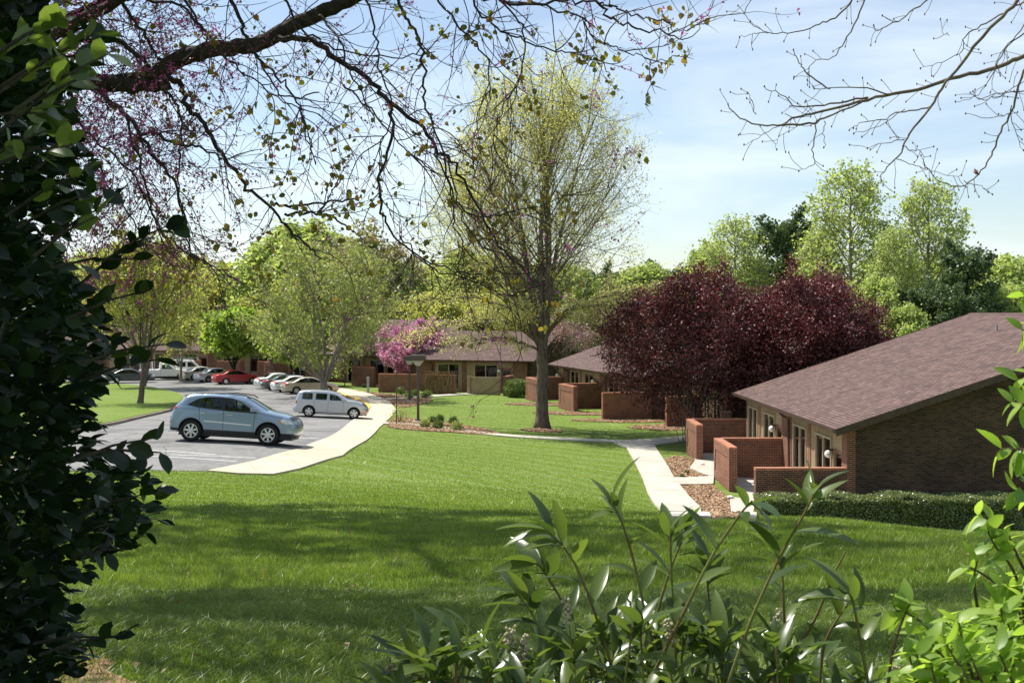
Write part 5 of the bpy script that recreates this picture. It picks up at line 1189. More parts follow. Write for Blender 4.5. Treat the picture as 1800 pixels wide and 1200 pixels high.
M['litter'] = leaf_mat('dry_leaves', [(.16, .09, .05), (.28, .17, .09), (.36, .27, .16)], .2, .8, tcol=(1, .9, .7))
litter()
# ---------------------------------------------------------------- foreground redbud
def cat_path(pts, k=4):
    out = []; n = len(pts)
    for i in range(n - 1):
        p0, p1, p2, p3 = pts[max(i-1, 0)], pts[i], pts[i+1], pts[min(i+2, n-1)]
        for j in range(k):
            t = j / k; out.append(.5 * ((2*p1) + (p2-p0)*t + (2*p0-5*p1+4*p2-p3)*t*t + (3*p1-p0-3*p2+p3)*t**3))
    out.append(pts[-1].copy()); return out
def px_path(pts, d0, d1, k=4):
    n = len(pts); return cat_path([P3(x, y, d0 + (d1 - d0) * i / (n - 1)) for i, (x, y) in enumerate(pts)], k)
def redbud():
    rng = np.random.default_rng(77); bz = g1(-5.4, 9.6)
    r = empty('redbud_tree', (-5.4, 9.6, bz), 0, 'overhanging redbud with dark drooping branches and golden young leaves across the upper left', 'tree')
    off = Vector((-5.4, 9.6, bz)); limb = MB(); tw = MB(); lv = []; ld = []; fl = []
    loc = lambda ps: [p - off for p in ps]
    def wob(ps, a): return [p + Vector(rng.normal(size=3)) * a for p in ps]
    start = P3(-40, 150, 9.4)
    # trunk
    limb.tube(loc(cat_path([Vector((-5.4, 9.6, bz - .2)), Vector((-5.35, 9.6, bz + 1.2)), Vector((-5.15, 9.55, bz + 2.6)), P3(-150, 330, 9.5), start, P3(-20, 60, 9.3)])), [.26, .22, .2, .19, .185] + [.18 - .004 * i for i in range(16)], 12)
    def L(pts, d0, d1, r0, r1, k=5, n=12, wb=.004):
        q = wob(px_path(pts, d0, d1, k), wb); m = len(q); limb.tube(loc(q), [r0 + (r1 - r0) * i / (m - 1) for i in range(m)], n); return q
    big = []
    big.append(L([(-60, 150), (60, 142), (130, 142), (200, 146), (262, 136), (310, 108), (350, 92), (410, 84), (458, 76), (505, 50), (560, 24), (630, -8), (760, -70), (900, -160)], 9.4, 9.0, .074, .050, wb=.005))
    limb.tube(loc(wob(px_path([(190, 146), (250, 148), (285, 150), (300, 156)], 9.25, 9.2), .01)), [.06, .06, .058, .056, .055, .05, .05, .048, .044, .04, .035, .02, .012], 10)
    big.append(L([(60, 80), (112, 52), (170, 20), (240, -20), (330, -90)], 9.3, 8.6, .05, .036))
    big.append(L([(100, 50), (128, 66), (170, 73), (205, 72), (228, 86), (250, 104), (263, 120)], 9.2, 9.2, .028, .014, n=8))
    sub = [  # (points, depth start, end, r0, r1)
        ([(481, 70), (547, 72), (606, 113), (656, 144), (687, 183), (738, 218), (768, 264), (800, 290), (840, 360), (870, 420), (905, 465)], 9.0, 8.3, .021, .004),
        ([(687, 183), (688, 241), (668, 311), (670, 373), (695, 416), (742, 455), (800, 475), (870, 490)], 8.9, 8.2, .011, .003),
        ([(290, 140), (314, 148), (333, 187), (364, 230), (399, 280), (438, 331), (473, 362), (512, 404), (540, 432), (563, 459)], 9.2, 8.6, .020, .004),
        ([(473, 358), (500, 361), (532, 358), (580, 354), (625, 350)], 8.8, 8.6, .009, .005), ([(500, 377), (559, 375), (590, 388), (613, 400)], 8.8, 8.7, .009, .005), ([(559, 375), (578, 350), (597, 322)], 8.7, 8.6, .005, .003),
        ([(178, 156), (192, 180), (217, 198), (244, 233), (267, 268), (290, 300), (310, 327), (322, 373), (330, 420), (345, 470)], 9.2, 8.6, .018, .004),
        ([(244, 237), (275, 237), (314, 253), (349, 260), (388, 276), (420, 300)], 9.0, 8.8, .012, .004),
        ([(285, 152), (300, 170), (312, 190), (318, 241), (312, 296), (318, 350), (325, 400)], 9.1, 8.8, .011, .003),
        ([(400, -15), (420, 30), (434, 66), (446, 93), (473, 120), (508, 155), (530, 200), (545, 253), (560, 290)], 8.7, 8.2, .013, .003),
        ([(690, -20), (712, 30), (735, 70), (745, 128), (746, 180), (775, 250), (800, 330), (820, 400), (870, 450)], 8.4, 7.8, .010, .003),
        ([(640, -15), (660, 60), (668, 120), (690, 200), (668, 260), (665, 330)], 8.6, 8.3, .007, .003), ([(560, 25), (590, 60), (612, 120), (640, 170), (660, 215)], 8.8, 8.4, .008, .003),
        ([(210, -10), (235, 40), (262, 70), (280, 105), (300, 118)], 8.9, 8.9, .013, .006), ([(320, -10), (350, 40), (366, 75)], 8.8, 8.7, .010, .004), ([(250, 0), (310, 10), (350, 40), (390, 90), (430, 130), (500, 180), (560, 200)], 8.5, 8.2, .009, .003),
        ([(440, 80), (470, 130), (500, 170), (560, 163)], 8.9, 8.6, .007, .004), ([(160, 150), (168, 170), (185, 185), (192, 195)], 9.2, 9.1, .010, .003),
        ([(780, -20), (850, -2), (930, 8), (1000, 2), (1050, 8), (1080, 14), (1120, 30), (1165, 35), (1190, 55), (1215, 50)], 8.0, 7.6, .010, .002),
        ([(1030, -20), (1060, 15), (1088, 38), (1130, 50), (1180, 62), (1205, 70), (1235, 38)], 7.9, 7.7, .009, .002), ([(930, 0), (980, 20), (1020, 30), (1040, 60), (1075, 80), (1120, 98), (1155, 108), (1195, 95)], 7.9, 7.6, .006, .002),
        ([(820, -20), (850, 30), (890, 60), (930, 75), (985, 90), (1030, 100), (1062, 118), (1072, 140)], 8.1, 7.7, .007, .002), ([(760, -15), (800, 40), (845, 90), (860, 140), (850, 200), (800, 232)], 8.2, 8.0, .007, .002),
        ([(860, -15), (905, 30), (925, 80), (910, 140), (880, 190), (868, 240), (850, 290)], 8.1, 7.9, .006, .002), ([(600, 150), (650, 190), (700, 250), (760, 300), (800, 310), (850, 300)], 8.6, 8.3, .006, .002),
        ([(780, 280), (800, 350), (850, 385), (900, 370), (960, 360), (990, 345)], 8.3, 8.0, .006, .002), ([(765, 264), (790, 330), (800, 400), (830, 450), (900, 480), (960, 470)], 8.5, 8.1, .006, .002),
        ([(700, 416), (760, 470), (850, 500), (900, 520), (945, 500)], 8.4, 8.1, .005, .002), ([(500, -10), (520, 40), (560, 70), (600, 90), (690, 100), (760, 90)], 8.6, 8.2, .008, .003), ([(0, 0), (60, 20), (130, 5), (200, 40), (300, 60)], 8.6, 8.6, .008, .003),
        ([(60, 150), (110, 220), (160, 270), (200, 340), (240, 400), (262, 440)], 9.4, 9.2, .012, .003), ([(120, 150), (150, 230), (220, 290), (260, 350), (290, 430), (340, 480)], 9.6, 9.6, .010, .003), ([(217, 198), (250, 300), (270, 380), (310, 430), (380, 470), (430, 500)], 9.0, 8.7, .008, .003)]
    lines = []
    for pts, d0, d1, r0, r1 in sub:
        q = wob(px_path(pts, d0, d1, 5), .010); m = len(q); limb.tube(loc(q), [(r0 + (r1 - r0) * (i / (m - 1)) ** .8) * 1.25 for i in range(m)], 7); lines.append(q)
    # unseen extra boughs added above the view to shade the slope
    up = []
    for a, b, c_ in [((-5.2, 9.6), (-3, 13), (1.5, 17)), ((-5.2, 9.6), (-4, 14), (-3.0, 20)), ((-5.2, 9.6), (-1, 12), (4.6, 14.5)), ((-5.2, 9.6), (-6, 13), (-8, 17.5)), ((-5.2, 9.6), (-2.6, 11), (.8, 12.2)), ((-3, 13), (0, 18), (2.6, 21)), ((-3, 13), (-1.4, 16.5), (-.6, 21.5)), ((-1, 12), (3, 15), (6.4, 18.5)), ((-4, 14), (-6, 19), (-6.4, 22)), ((-5.2, 9.6), (-4.6, 8.2), (-2.2, 7.4)), ((-5.2, 9.6), (-3.2, 9.4), (-.6, 8.6)), ((-5.2, 9.6), (-5.5, 11), (-5.2, 12.6)), ((-5.2, 9.6), (-3.5, 10.5), (-1.8, 12.4)), ((-5.2, 9.6), (-3, 8.6), (1.2, 9.8)), ((-1, 12), (1.4, 12.4), (3.6, 11.6))]:
        zt = lambda y: CZ + 550 / F * y + .25
        pts = [Vector((a[0], a[1], max(bz + 3, zt(a[1]) - (1.2 if a[1] < 10 else 0)))), Vector((b[0], b[1], zt(b[1]) + .7)), Vector((c_[0], c_[1], zt(c_[1]) + .5))]
        if a[1] < 10: pts.insert(0, Vector((-5.15, 9.55, bz + 3.0)))
        q = wob(cat_path(pts, 8), .04); m = len(q); limb.tube(loc(q), [.09 - .075 * i / (m - 1) for i in range(m)], 8); up.append(q)
    def twig(p, d, ln, rad, lvl, pinky, leafy, sag, above=False):
        n = max(3, int(ln / .06)); pts = [p]; curl = rv(rng) * .13
        for i in range(n):
            d = (d + rv(rng) * .16 + curl + Vector((0, 0, -sag))).normalized(); q = pts[-1] + d * (ln / n)
            if above and q.z < CZ + 550 / F * q.y + .12: break
            pts.append(q)
        if len(pts) < 2: return
        tw.tube(loc(pts), [rad * (1 - .65 * i / (len(pts) - 1)) for i in range(len(pts))], 3 if rad < .004 else 4, False)
        if lvl > 0:
            for _ in range(rng.integers(1, 4)):
                i = rng.integers(1, len(pts)); b = (pts[i] - pts[i-1]).normalized(); nd = (b * .8 + b.cross(rv(rng)).normalized() * rng.uniform(.4, .9)).normalized()
                twig(pts[i], nd, ln * rng.uniform(.35, .7), rad * .62, lvl - 1, pinky, leafy, sag * rng.uniform(.3, 1.3), above)
        if lvl <= 1:
            if rng.random() < leafy:
                for _ in range(rng.integers(3, 7)):
                    i = len(pts) - 1; lv.append(pts[i] + Vector(rng.normal(size=3)) * .03); ld.append(Vector((rng.normal() * .5, rng.normal() * .5, -.8)))
            if rng.random() < pinky:
                for i in range(1, len(pts)):
                    for _ in range(rng.integers(1, 5)): fl.append(pts[i].lerp(pts[i-1], rng.random()) + Vector(rng.normal(size=3)) * .011)
    def dress(q, dens, ln, pinkf, leafy, above=False):
        for i in range(1, len(q)):
            seg = (q[i] - q[i-1]).length
            for _ in range(rng.poisson(seg * dens)):
                p = q[i-1].lerp(q[i], rng.random()); b = (q[i] - q[i-1]).normalized(); nd = (b * rng.uniform(.2, 1) + b.cross(rv(rng)).normalized() * .8 + Vector((.15, 0, -.1))).normalized()
                pxx = 900 + p.x / p.y * F; pyy = 550 - (p.z - CZ) / p.y * F
                twig(p, nd, ln * rng.uniform(.4, 1.3) * (.6 if pxx > 980 else 1), .0050, 2, pinkf(pxx, pyy), leafy, rng.uniform(-.06, .12), above)
    pk = lambda x, y: 1 if x < 260 else (.6 if x < 440 and y < 160 else .15)
    for q in big: dress(q, 6, .75, pk, .10)
    for q in lines: dress(q, 6.5, .62 if q[0].x < 1 else .40, pk, .075)
    for q in up: dress(q, 14, 1.3, lambda x, y: .3, .9, True)
    lu = []
    for q in up:
        for i in range(2, len(q)):
            for _ in range(5):
                c = q[i] + Vector(rng.normal(size=3)) * .35
                for _ in range(16):
                    p = c + Vector(rng.normal(size=3)) * .13
                    if p.z > CZ + 550 / F * p.y + .12: lu.append(p)
    # pink haze of twigs seen left, behind the holly
    for _ in range(300):
        p = P3(rng.uniform(-60, 270), rng.uniform(-20, 440), rng.uniform(9.2, 11.2)); twig(p, (rv(rng) + Vector((.6, 0, -.25))).normalized(), rng.uniform(.5, 1.0), .0042, 2, .95, .1, .03)
    # individual leaf bunches of the photograph
    for (x, y) in [(478, 112), (500, 120), (530, 125), (380, 130), (455, 50), (440, 190), (400, 195), (460, 225), (480, 245), (495, 200), (515, 220), (535, 215), (500, 262), (540, 280), (586, 258), (600, 272), (560, 322), (572, 318), (585, 310), (600, 295), (480, 320), (500, 318), (512, 312),
            (520, 365), (530, 368), (585, 375), (600, 365), (600, 408), (650, 160), (550, 88), (740, 255), (750, 262), (700, 20), (720, 60), (735, 110), (760, 95), (800, 30), (820, 60), (860, 55), (900, 120), (935, 165), (945, 185), (925, 180), (870, 150), (845, 245), (915, 230), (830, 290), (850, 270), (905, 350), (935, 360), (965, 350), (990, 345),
            (880, 335), (870, 410), (920, 405), (1000, 370), (830, 285), (1165, 30), (1205, 28), (1240, 35), (1172, 45), (1205, 95), (1185, 75), (1150, 118), (1140, 92), (1070, 140), (1055, 60), (1060, 105), (1085, 97), (1020, 60), (1000, 20), (1015, 90), (1040, 98), (800, 355), (815, 440), (740, 430), (700, 330), (640, 340), (770, 455), (720, 390), (660, 300), (400, 400), (380, 430), (430, 350), (450, 470), (470, 480)]:
        c = P3(x, y, rng.uniform(7.9, 8.7)); n = rng.integers(4, 9)
        tw.tube(loc([c + Vector((-.12, 0, .14)), c + Vector((-.05, 0, .03)), c]), [.0025, .002, .0015], 3, False)
        for _ in range(n): lv.append(c + Vector(rng.normal(size=3)) * .032); ld.append(Vector((rng.normal() * .6, rng.normal() * .6, -.7)))
    limb.build('trunk_and_limbs', M['bark_dark'], r, True); tw.build('twigs', M['twig_dark'], r)
    tv, tf = leaf_template(.5, 4, .25, .2, 'heart'); pos = np.array([tuple(p - off) for p in lv]); n = len(pos)
    scat_obj('leaves', tv, tf, pos, frames(np.array([tuple(d) for d in ld]), rng, rng.normal(size=(n, 3)), .5), rng.uniform(.022, .052, n), M['l_redbud'], r, True, rng)
    pos = np.array([tuple(p - off) for p in lu]); n = len(pos); scat_obj('shade_leaves', tv, tf, pos, frames(rng.normal(size=(n, 3)), rng, rng.normal(size=(n, 3)), .5), rng.uniform(.06, .10, n), M['l_redbud'], r, True, rng)  # larger leaves on the unseen boughs, added to dapple the slope with shade
    pos = np.array([tuple(p - off) for p in fl]); n = len(pos); scat_obj('blossom', DIAT[0], DIAT[1], pos, rotm(rng, n), rng.uniform(.012, .026, n), M['l_flower'], r, rng=rng)
M['twig_dark'] = noise_mat('twig_dark', (.050, .028, .028), (.08, .045, .04), 9, .7)
redbud()
# shade tree out of frame at the left, its shadow falls on the slope
make_tree('shade_tree', 'leafy tree beyond the left edge of the picture whose shade falls over the slope', 'tree', (-16.5, 24, g1(-16.5, 24)), 11, (6.6, 5.2, 5.0, 4.2, 3.6), .22, 'l_yg', 'bark', seed=91, n1=30, n2=8, n3=5, n_leaf=5, leaf=.14, jitter=.2, leaders=4, lead_spread=30, fork=2.2, tpl=DIAT)
make_tree('shade_tree', 'tall high limbed tree outside the left of the picture, dappling the slope with shade', 'tree', (-14, 25.5, g1(-14, 25.5)), 21, (15.6, 13.0, 8.2, 4.2, 3.2), .38, 'l_green', 'bark', seed=93, n1=38, n2=7, n3=5, n_leaf=9, leaf=.24, jitter=.24, leaders=7, lead_spread=48, fork=9.5, lean=(4.5, .5))
# ---------------------------------------------------------------- bare maple boughs at the upper right
def maple():
    rng = np.random.default_rng(5); D = 5.2
    base = Vector((5.2, 3.9, g1(5.2, 3.9)))
    r = empty('maple_tree', tuple(base), 0, 'bare budding boughs reaching in from the upper right corner', 'tree')
    mb = MB(); bud = MB(); q8 = lambda pts: [(1100 + x / 2, y / 2) for x, y in pts]
    lines = [([(1700, 60), (1560, 130), (1400, 195), (1300, 240), (1140, 280), (1000, 320), (850, 350), (700, 390), (600, 410), (540, 440), (420, 425), (360, 372)], .0125, .002), ([(1480, -140), (1380, 0), (1280, 100), (1140, 270), (1080, 360), (1000, 470), (960, 550), (900, 610), (902, 650)], .009, .0012),
        ([(850, 345), (720, 365), (600, 375), (560, 340), (485, 305)], .0045, .0015), ([(930, 330), (820, 310), (660, 315)], .004, .0015), ([(720, 312), (640, 260), (610, 220), (590, 180)], .0035, .0015), ([(675, 425), (655, 530), (665, 575), (610, 600)], .003, .001), ([(540, 440), (660, 435), (700, 415), (850, 350)], .005, .0035), ([(700, 430), (695, 480), (700, 520)], .002, .001),
        ([(860, -60), (840, 0), (790, 110), (740, 190), (660, 220), (640, 255)], .0045, .001), ([(840, -40), (800, 0), (740, 60), (680, 85), (590, 115), (500, 115), (440, 80), (395, 20)], .0045, .001), ([(500, 115), (450, 118), (400, 132)], .002, .001), ([(1100, -40), (1060, 0), (980, 60), (890, 110), (870, 90)], .0045, .0015), ([(1450, 200), (1400, 250), (1360, 380), (1310, 480), (1280, 560), (1240, 610), (1180, 655), (1110, 640), (1060, 590)], .006, .0015),
        ([(1075, 375), (980, 390), (900, 420), (830, 430), (800, 450)], .0035, .001), ([(980, 385), (900, 440), (800, 470)], .002, .001), ([(1450, 300), (1400, 320), (1300, 330), (1240, 350), (1220, 320)], .003, .001), ([(1355, 370), (1360, 430), (1395, 530)], .0025, .001), ([(1350, 400), (1270, 415), (1195, 400)], .002, .001), ([(975, 490), (920, 500), (850, 520)], .0022, .001), ([(970, 510), (1010, 530), (1040, 530), (1050, 580)], .0022, .001),
        ([(960, 560), (1010, 580), (1060, 590), (1100, 610), (1180, 620)], .002, .001), ([(1420, 0), (1350, 30), (1250, 90), (1190, 130), (1180, 180), (1110, 220), (1040, 240)], .004, .001), ([(1420, 100), (1330, 180), (1290, 260), (1240, 330), (1160, 360)], .0035, .001), ([(1420, 60), (1360, 140), (1310, 200), (1280, 330)], .003, .001), ([(1190, 640), (1250, 655), (1275, 672)], .0018, .0008), ([(1150, 650), (1148, 680)], .0015, .0008), ([(540, 440), (480, 480), (415, 510)], .002, .001), ([(420, 425), (400, 470)], .0016, .0008), ([(460, 405), (440, 350), (428, 328)], .002, .001), ([(560, 400), (600, 440), (540, 480), (528, 528)], .0016, .0008), ([(1240, 350), (1300, 345), (1380, 300), (1430, 280)], .002, .0015), ([(1140, 120), (1110, 110), (1135, 70)], .0016, .0008)]
    off = base
    for pts, r0, r1 in lines:
        q = px_path(q8(pts), D + rng.uniform(-.1, .1), D + rng.uniform(-.1, .1), 5)
        q = [p + Vector(rng.normal(size=3)) * .003 for p in q]; m = len(q)
        mb.tube([p - off for p in q], [r0 + (r1 - r0) * i / (m - 1) for i in range(m)], 6, False)
        for i in range(2, m):
            pxx = 900 + q[i].x / q[i].y * F
            if rng.random() < .34:
                d = (q[i] - q[i-1]).normalized(); sd_ = d.cross(Vector((0, 1, 0))) * rng.choice([-1, 1]); e = d * .7 + sd_ * .7; p = q[i]; tp = [p]
                for s in range(rng.integers(2, 5)): e = (e + rv(rng) * .3).normalized(); p = p + e * rng.uniform(.012, .035); tp.append(p)
                mb.tube([a - off for a in tp], [.0014] * len(tp), 3, False); bud.ball(tuple(tp[-1] - off), .0032, 5, 4, 1.6)
        bud.ball(tuple(q[-1] - off), .0035, 5, 4, 1.6)
    # big limbs outside the frame that carry the boughs
    for pt in (lines[0][0][0], lines[1][0][0], lines[12][0][0], lines[8][0][0], lines[11][0][0], lines[21][0][0]):
        e = P3(*q8([pt])[0], D); mid = Vector((4.6, 4.4, CZ + 2.4)); pts = cat_path([Vector((4.9, 4.1, CZ + 1.0)), mid.lerp(e, .35), e], 5)
        pts = [Vector((max(p.x, p.y * .4286 + .08) if p.z < CZ + p.y * .27 else p.x, p.y, p.z)) for p in pts[:-1]] + [pts[-1]]
        mb.tube([p - off for p in pts], [.03 - .0022 * i for i in range(len(pts))], 8, False)
    mb.tube([p - off for p in cat_path([base - Vector((0, 0, .2)), base + Vector((0, 0, 1.5)), Vector((5.1, 4.0, CZ + .4)), Vector((4.9, 4.1, CZ + 1.1)), Vector((4.95, 4.2, CZ + 2.6))], 4)], [.14 - .005 * i for i in range(17)], 12)
    mb.build('trunk_and_boughs', M['bark_mid'], r, True); tag(bud.build('buds', M['bud'], r), kind='stuff')
    c = P3(1719, 303, D) - off; dl = MB()
    for _ in range(7):
        a = rv(rng) * .02; b_ = rv(rng) * .02; dl.v += [tuple(c), tuple(c + a), tuple(c + a + b_), tuple(c + b_)]; n = len(dl.v); dl.f.append([n-4, n-3, n-2, n-1])
    dl.build('dead_leaf', M['deadleaf'], r)
M['deadleaf'] = mat('dead_leaf', (.22, .07, .03), .8); M['bud'] = mat('bud', (.16, .06, .05), .6)
M['bark_mid'] = noise_mat('bark_mid', (.10, .075, .055), (.20, .16, .11), 20, .8)
maple()
# ---------------------------------------------------------------- holly at the left edge
def holly():
    rng = np.random.default_rng(31); cx, cy = -3.05, 3.35; gz = g1(cx, cy)
    r = empty('holly_shrub', (cx, cy, gz), 0, 'tall dark broad leaved evergreen shrub filling the left edge', 'shrub')
    edge = np.array([(-900, -60), (-300, -50), (-60, -30), (40, 20), (90, 45), (150, 20), (210, 10), (260, 40), (330, 50), (400, 75), (440, 100), (500, 115), (560, 115), (620, 135), (700, 130), (760, 125), (820, 120), (880, 140), (950, 145), (1000, 125), (1050, 80), (1110, 60), (1160, 65), (1200, 45), (1500, 10)])
    def xr(z):
        py = 550 - (z - CZ) / cy * F; return (np.interp(py, edge[:, 0], edge[:, 1]) - 900) / F * cy
    n = 46000; z = rng.uniform(gz + .15, CZ + 1.9, n); a = rng.uniform(-2.3, 2.3, n) - .35; rad = np.maximum(.3, xr(z) - cx) ; k = (.55 + .45 * rng.random(n) ** .4)
    lump = 1 + .05 * np.sin(a * 5 + z * 4) + .04 * np.sin(z * 11 + a * 2); rr_ = rad * k * lump
    pos = np.stack([cx + np.cos(a) * rr_, cy + np.sin(a) * rr_ * .95, z], -1)
    dirs = np.stack([np.cos(a) + rng.normal(size=n) * .6, np.sin(a) + rng.normal(size=n) * .6, rng.normal(size=n) * .5 + .1], -1)
    extra = []; ed = []; st = MB(); off = Vector((cx, cy, gz))
    for (x0, y0, x1, y1, m) in [(200, 480, 250, 420, 5), (240, 440, 305, 392, 7), (180, 540, 262, 510, 5), (200, 620, 290, 605, 4), (200, 650, 275, 632, 5), (190, 790, 268, 770, 5), (195, 780, 282, 795, 4), (160, 60, 170, 40, 5), (110, 110, 170, 90, 7), (130, 130, 185, 95, 6), (120, 280, 135, 250, 3), (200, 890, 245, 870, 4), (120, 1110, 200, 1120, 5), (130, 1130, 215, 1115, 4), (190, 960, 232, 965, 4), (90, 380, 180, 330, 5), (150, 400, 190, 360, 4), (150, 450, 232, 455, 4)]:
        d = rng.uniform(2.75, 3.3); A, B = P3(x0 - 60, y0 + 20, d), P3(x1, y1, d - .05); st.tube([A - off, (A + B) / 2 + Vector((0, 0, .01)) - off, B - off], [.005, .004, .002], 4, False)
        for j in range(m):
            t = .35 + .65 * j / max(1, m - 1); extra.append(tuple(A.lerp(B, t))); ed.append(tuple((B - A).normalized() * .8 + rv(rng) * .8))
    pos = np.concatenate([pos, np.array(extra)]); dirs = np.concatenate([dirs, np.array(ed)]); n = len(pos)
    tv, tf = leaf_template(.30, 4, .18, .15, 'oval'); yp = []; yd = []
    for (x0, y0, x1, y1, m) in [(60, 120, 165, 60, 9), (40, 60, 120, 30, 8), (70, 180, 150, 130, 8), (30, 160, 90, 200, 7), (60, 240, 130, 255, 5), (20, 90, 70, 50, 8), (80, 330, 150, 300, 5), (20, 250, 80, 230, 6), (130, 400, 170, 380, 3), (60, 110, 110, 95, 6), (90, 150, 190, 95, 6)]:
        d = rng.uniform(2.3, 2.9); A, B = P3(x0 - 70, y0 + 50, d), P3(x1, y1, d - .05); st.tube([A - off, (A + B) / 2 + Vector((0, 0, .01)) - off, B - off], [.005, .004, .002], 4, False)
        for j in range(m):
            t = .35 + .65 * j / max(1, m - 1); yp.append(tuple(A.lerp(B, t))); yd.append(tuple((B - A).normalized() * .8 + rv(rng) * .8))
    yp = np.array(yp) - np.array(off); scat_obj('lit_leaves', tv, tf, yp, frames(np.array(yd), rng, None, .7), rng.uniform(.045, .07, len(yp)), M['l_laurel'], r, True, rng)  # lighter leaf material stands for sunlight on the top sprigs
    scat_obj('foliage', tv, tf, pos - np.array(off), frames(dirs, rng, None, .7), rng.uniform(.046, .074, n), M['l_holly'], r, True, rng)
    for j in range(26):
        a_ = rng.uniform(-2.2, 1.6); t = rng.uniform(.4, .85); z1 = rng.uniform(gz + .8, CZ + 1.6); e = Vector((cx + math.cos(a_) * (float(xr(z1)) - cx) * t, cy + math.sin(a_) * 1.2 * t, z1)); b = Vector((cx + rng.normal() * .15, cy + rng.normal() * .15, gz - .05))
        st.tube([b - off, b.lerp(e, .5) + Vector((0, 0, .25)) - off, e - off], [.022, .015, .006], 5, False)
    st.build('stems', M['bark_dark'], r)
holly()
# ---------------------------------------------------------------- cherry laurel at the bottom
def rosette(pos, dirs, p, d, n, spread, rng, vert=.35):
    for j in range(n):
        a = j * 2.4 + rng.uniform(-.3, .3); o1 = d.orthogonal().normalized(); o2 = d.cross(o1); s = o1 * math.cos(a) + o2 * math.sin(a)
        pos.append(tuple(p - d * .012 * (n - j) * .8)); dirs.append(tuple((d * (1 - spread + .05 * j) + s * spread + Vector((0, 0, vert * .3))).normalized()))
def laurel():
    rng = np.random.default_rng(8); base = Vector((.75, 2.25, g1(.75, 2.25)))
    r = empty('laurel_shrub', tuple(base), 0, 'glossy long leaved laurel shrub with upright shoots at the bottom of the picture', 'shrub')
    pos = []; dirs = []; st = MB(); blooms = MB(); off = base
    def shoot(pts, d0, d1, nl, r0=.0032, tip=5):
        q = px_path(pts, d0, d1, 6); m = len(q); st.tube([p - off for p in q], [r0 + (.0016 - r0) * i / (m - 1) for i in range(m)], 6, False)
        tot = len(q) - 1
        for j in range(nl):
            t = .38 + .55 * j / max(1, nl - 1); i = int(t * tot); d = (q[min(i+1, tot)] - q[max(0, i-1)]).normalized(); a = j * 2.4; o1 = d.orthogonal().normalized(); o2 = d.cross(o1); s = o1 * math.cos(a) + o2 * math.sin(a)
            pos.append(tuple(q[i])); dirs.append(tuple((d * .55 + s * .75 + Vector((0, 0, .1))).normalized()))
        rosette(pos, dirs, q[-1], (q[-1] - q[-2]).normalized(), tip, .5, rng)
    for a in [([(1090, 1230), (1060, 1120), (1020, 1010), (990, 960), (955, 925)], 2.2, 2.2, 6), ([(1180, 1230), (1140, 1100), (1115, 990), (1090, 910), (1070, 880)], 2.25, 2.2, 6), ([(1190, 1220), (1185, 1100), (1180, 1000), (1178, 925)], 2.3, 2.3, 3), ([(1150, 1180), (1200, 1080), (1250, 980), (1300, 905), (1322, 880)], 2.1, 2.0, 4), ([(1280, 1200), (1320, 1090), (1370, 980), (1415, 900), (1438, 852)], 2.05, 1.95, 5),
            ([(1400, 1220), (1380, 1100), (1375, 1010), (1360, 960)], 2.2, 2.2, 4), ([(900, 1230), (870, 1160), (830, 1120), (790, 1110)], 2.2, 2.2, 5), ([(830, 1240), (790, 1200), (760, 1180)], 2.1, 2.1, 4), ([(1000, 1230), (960, 1130), (930, 1070), (905, 1040)], 2.3, 2.3, 5), ([(1240, 1200), (1250, 1120), (1245, 1040), (1240, 985)], 2.3, 2.3, 4), ([(1330, 1220), (1420, 1110), (1460, 1020), (1487, 968)], 2.2, 2.2, 0),
            ([(1440, 1220), (1450, 1130), (1490, 1060)], 2.2, 2.2, 4), ([(1530, 1220), (1515, 1140), (1500, 1060), (1490, 1040)], 2.1, 2.1, 2), ([(1120, 1230), (1160, 1060), (1190, 970), (1215, 925)], 2.4, 2.4, 5), ([(760, 1230), (740, 1190), (700, 1180)], 2.1, 2.1, 3), ([(1060, 1220), (1000, 1080), (960, 1010), (940, 985)], 2.35, 2.35, 5)]:
        shoot(*a, tip=0 if a[3] == 0 else int(rng.integers(4, 7)))
    top = np.array([(640, 1190), (700, 1165), (760, 1150), (820, 1120), (900, 1145), (960, 1125), (1040, 1090), (1120, 1078), (1200, 1085), (1300, 1110), (1380, 1130), (1440, 1165), (1500, 1180), (1560, 1200), (1640, 1215)])
    for _ in range(150):
        x = rng.uniform(650, 1570); yt = np.interp(x, top[:, 0], top[:, 1]) + abs(rng.normal()) * 80; 
        if yt > 1235: continue
        d = rng.uniform(1.95, 2.9); lean = rng.normal() * 45; shoot([(x - lean * 1.2, yt + 190), (x - lean * .5, yt + 100), (x, yt)], d + .05, d, int(rng.integers(4, 7)), .0027, int(rng.integers(3, 6)))
        if rng.random() < .08:
            p = P3(x + rng.uniform(-15, 15), yt + 20, d); q = [p - off, p + Vector((rng.normal() * .01, 0, .05)) - off, p + Vector((rng.normal() * .015, 0, .09)) - off]; st.tube(q, .0012, 4, False)
            for j in range(36): t = rng.random(); c_ = q[1].lerp(q[2], t) + Vector(rng.normal(size=3)) * .004; blooms.ball(tuple(c_), .0032, 5, 3)
    for (x, y) in [(685, 1160), (710, 1175), (920, 1115), (915, 1160), (895, 1105), (800, 1165), (1175, 1090)]:
        p = P3(x, y, 2.15); q = [p - off, p + Vector((.004, 0, -.05)) - off]; st.tube([q[1] + Vector((0, 0, -.06)), q[0]], .0013, 4, False)
        for j in range(44): c_ = q[1].lerp(q[0], rng.random()) + Vector(rng.normal(size=3)) * .0045; blooms.ball(tuple(c_), .0034, 5, 3)
    pos = np.array(pos); dirs = np.array(dirs); n = len(pos); tv, tf = leaf_template(.135, 7, .35, .28, 'lance')
    scat_obj('foliage', tv, tf, pos - np.array(off), frames(dirs, rng, None, .25), rng.uniform(.058, .108, n), M['l_laurel'], r, True, rng)
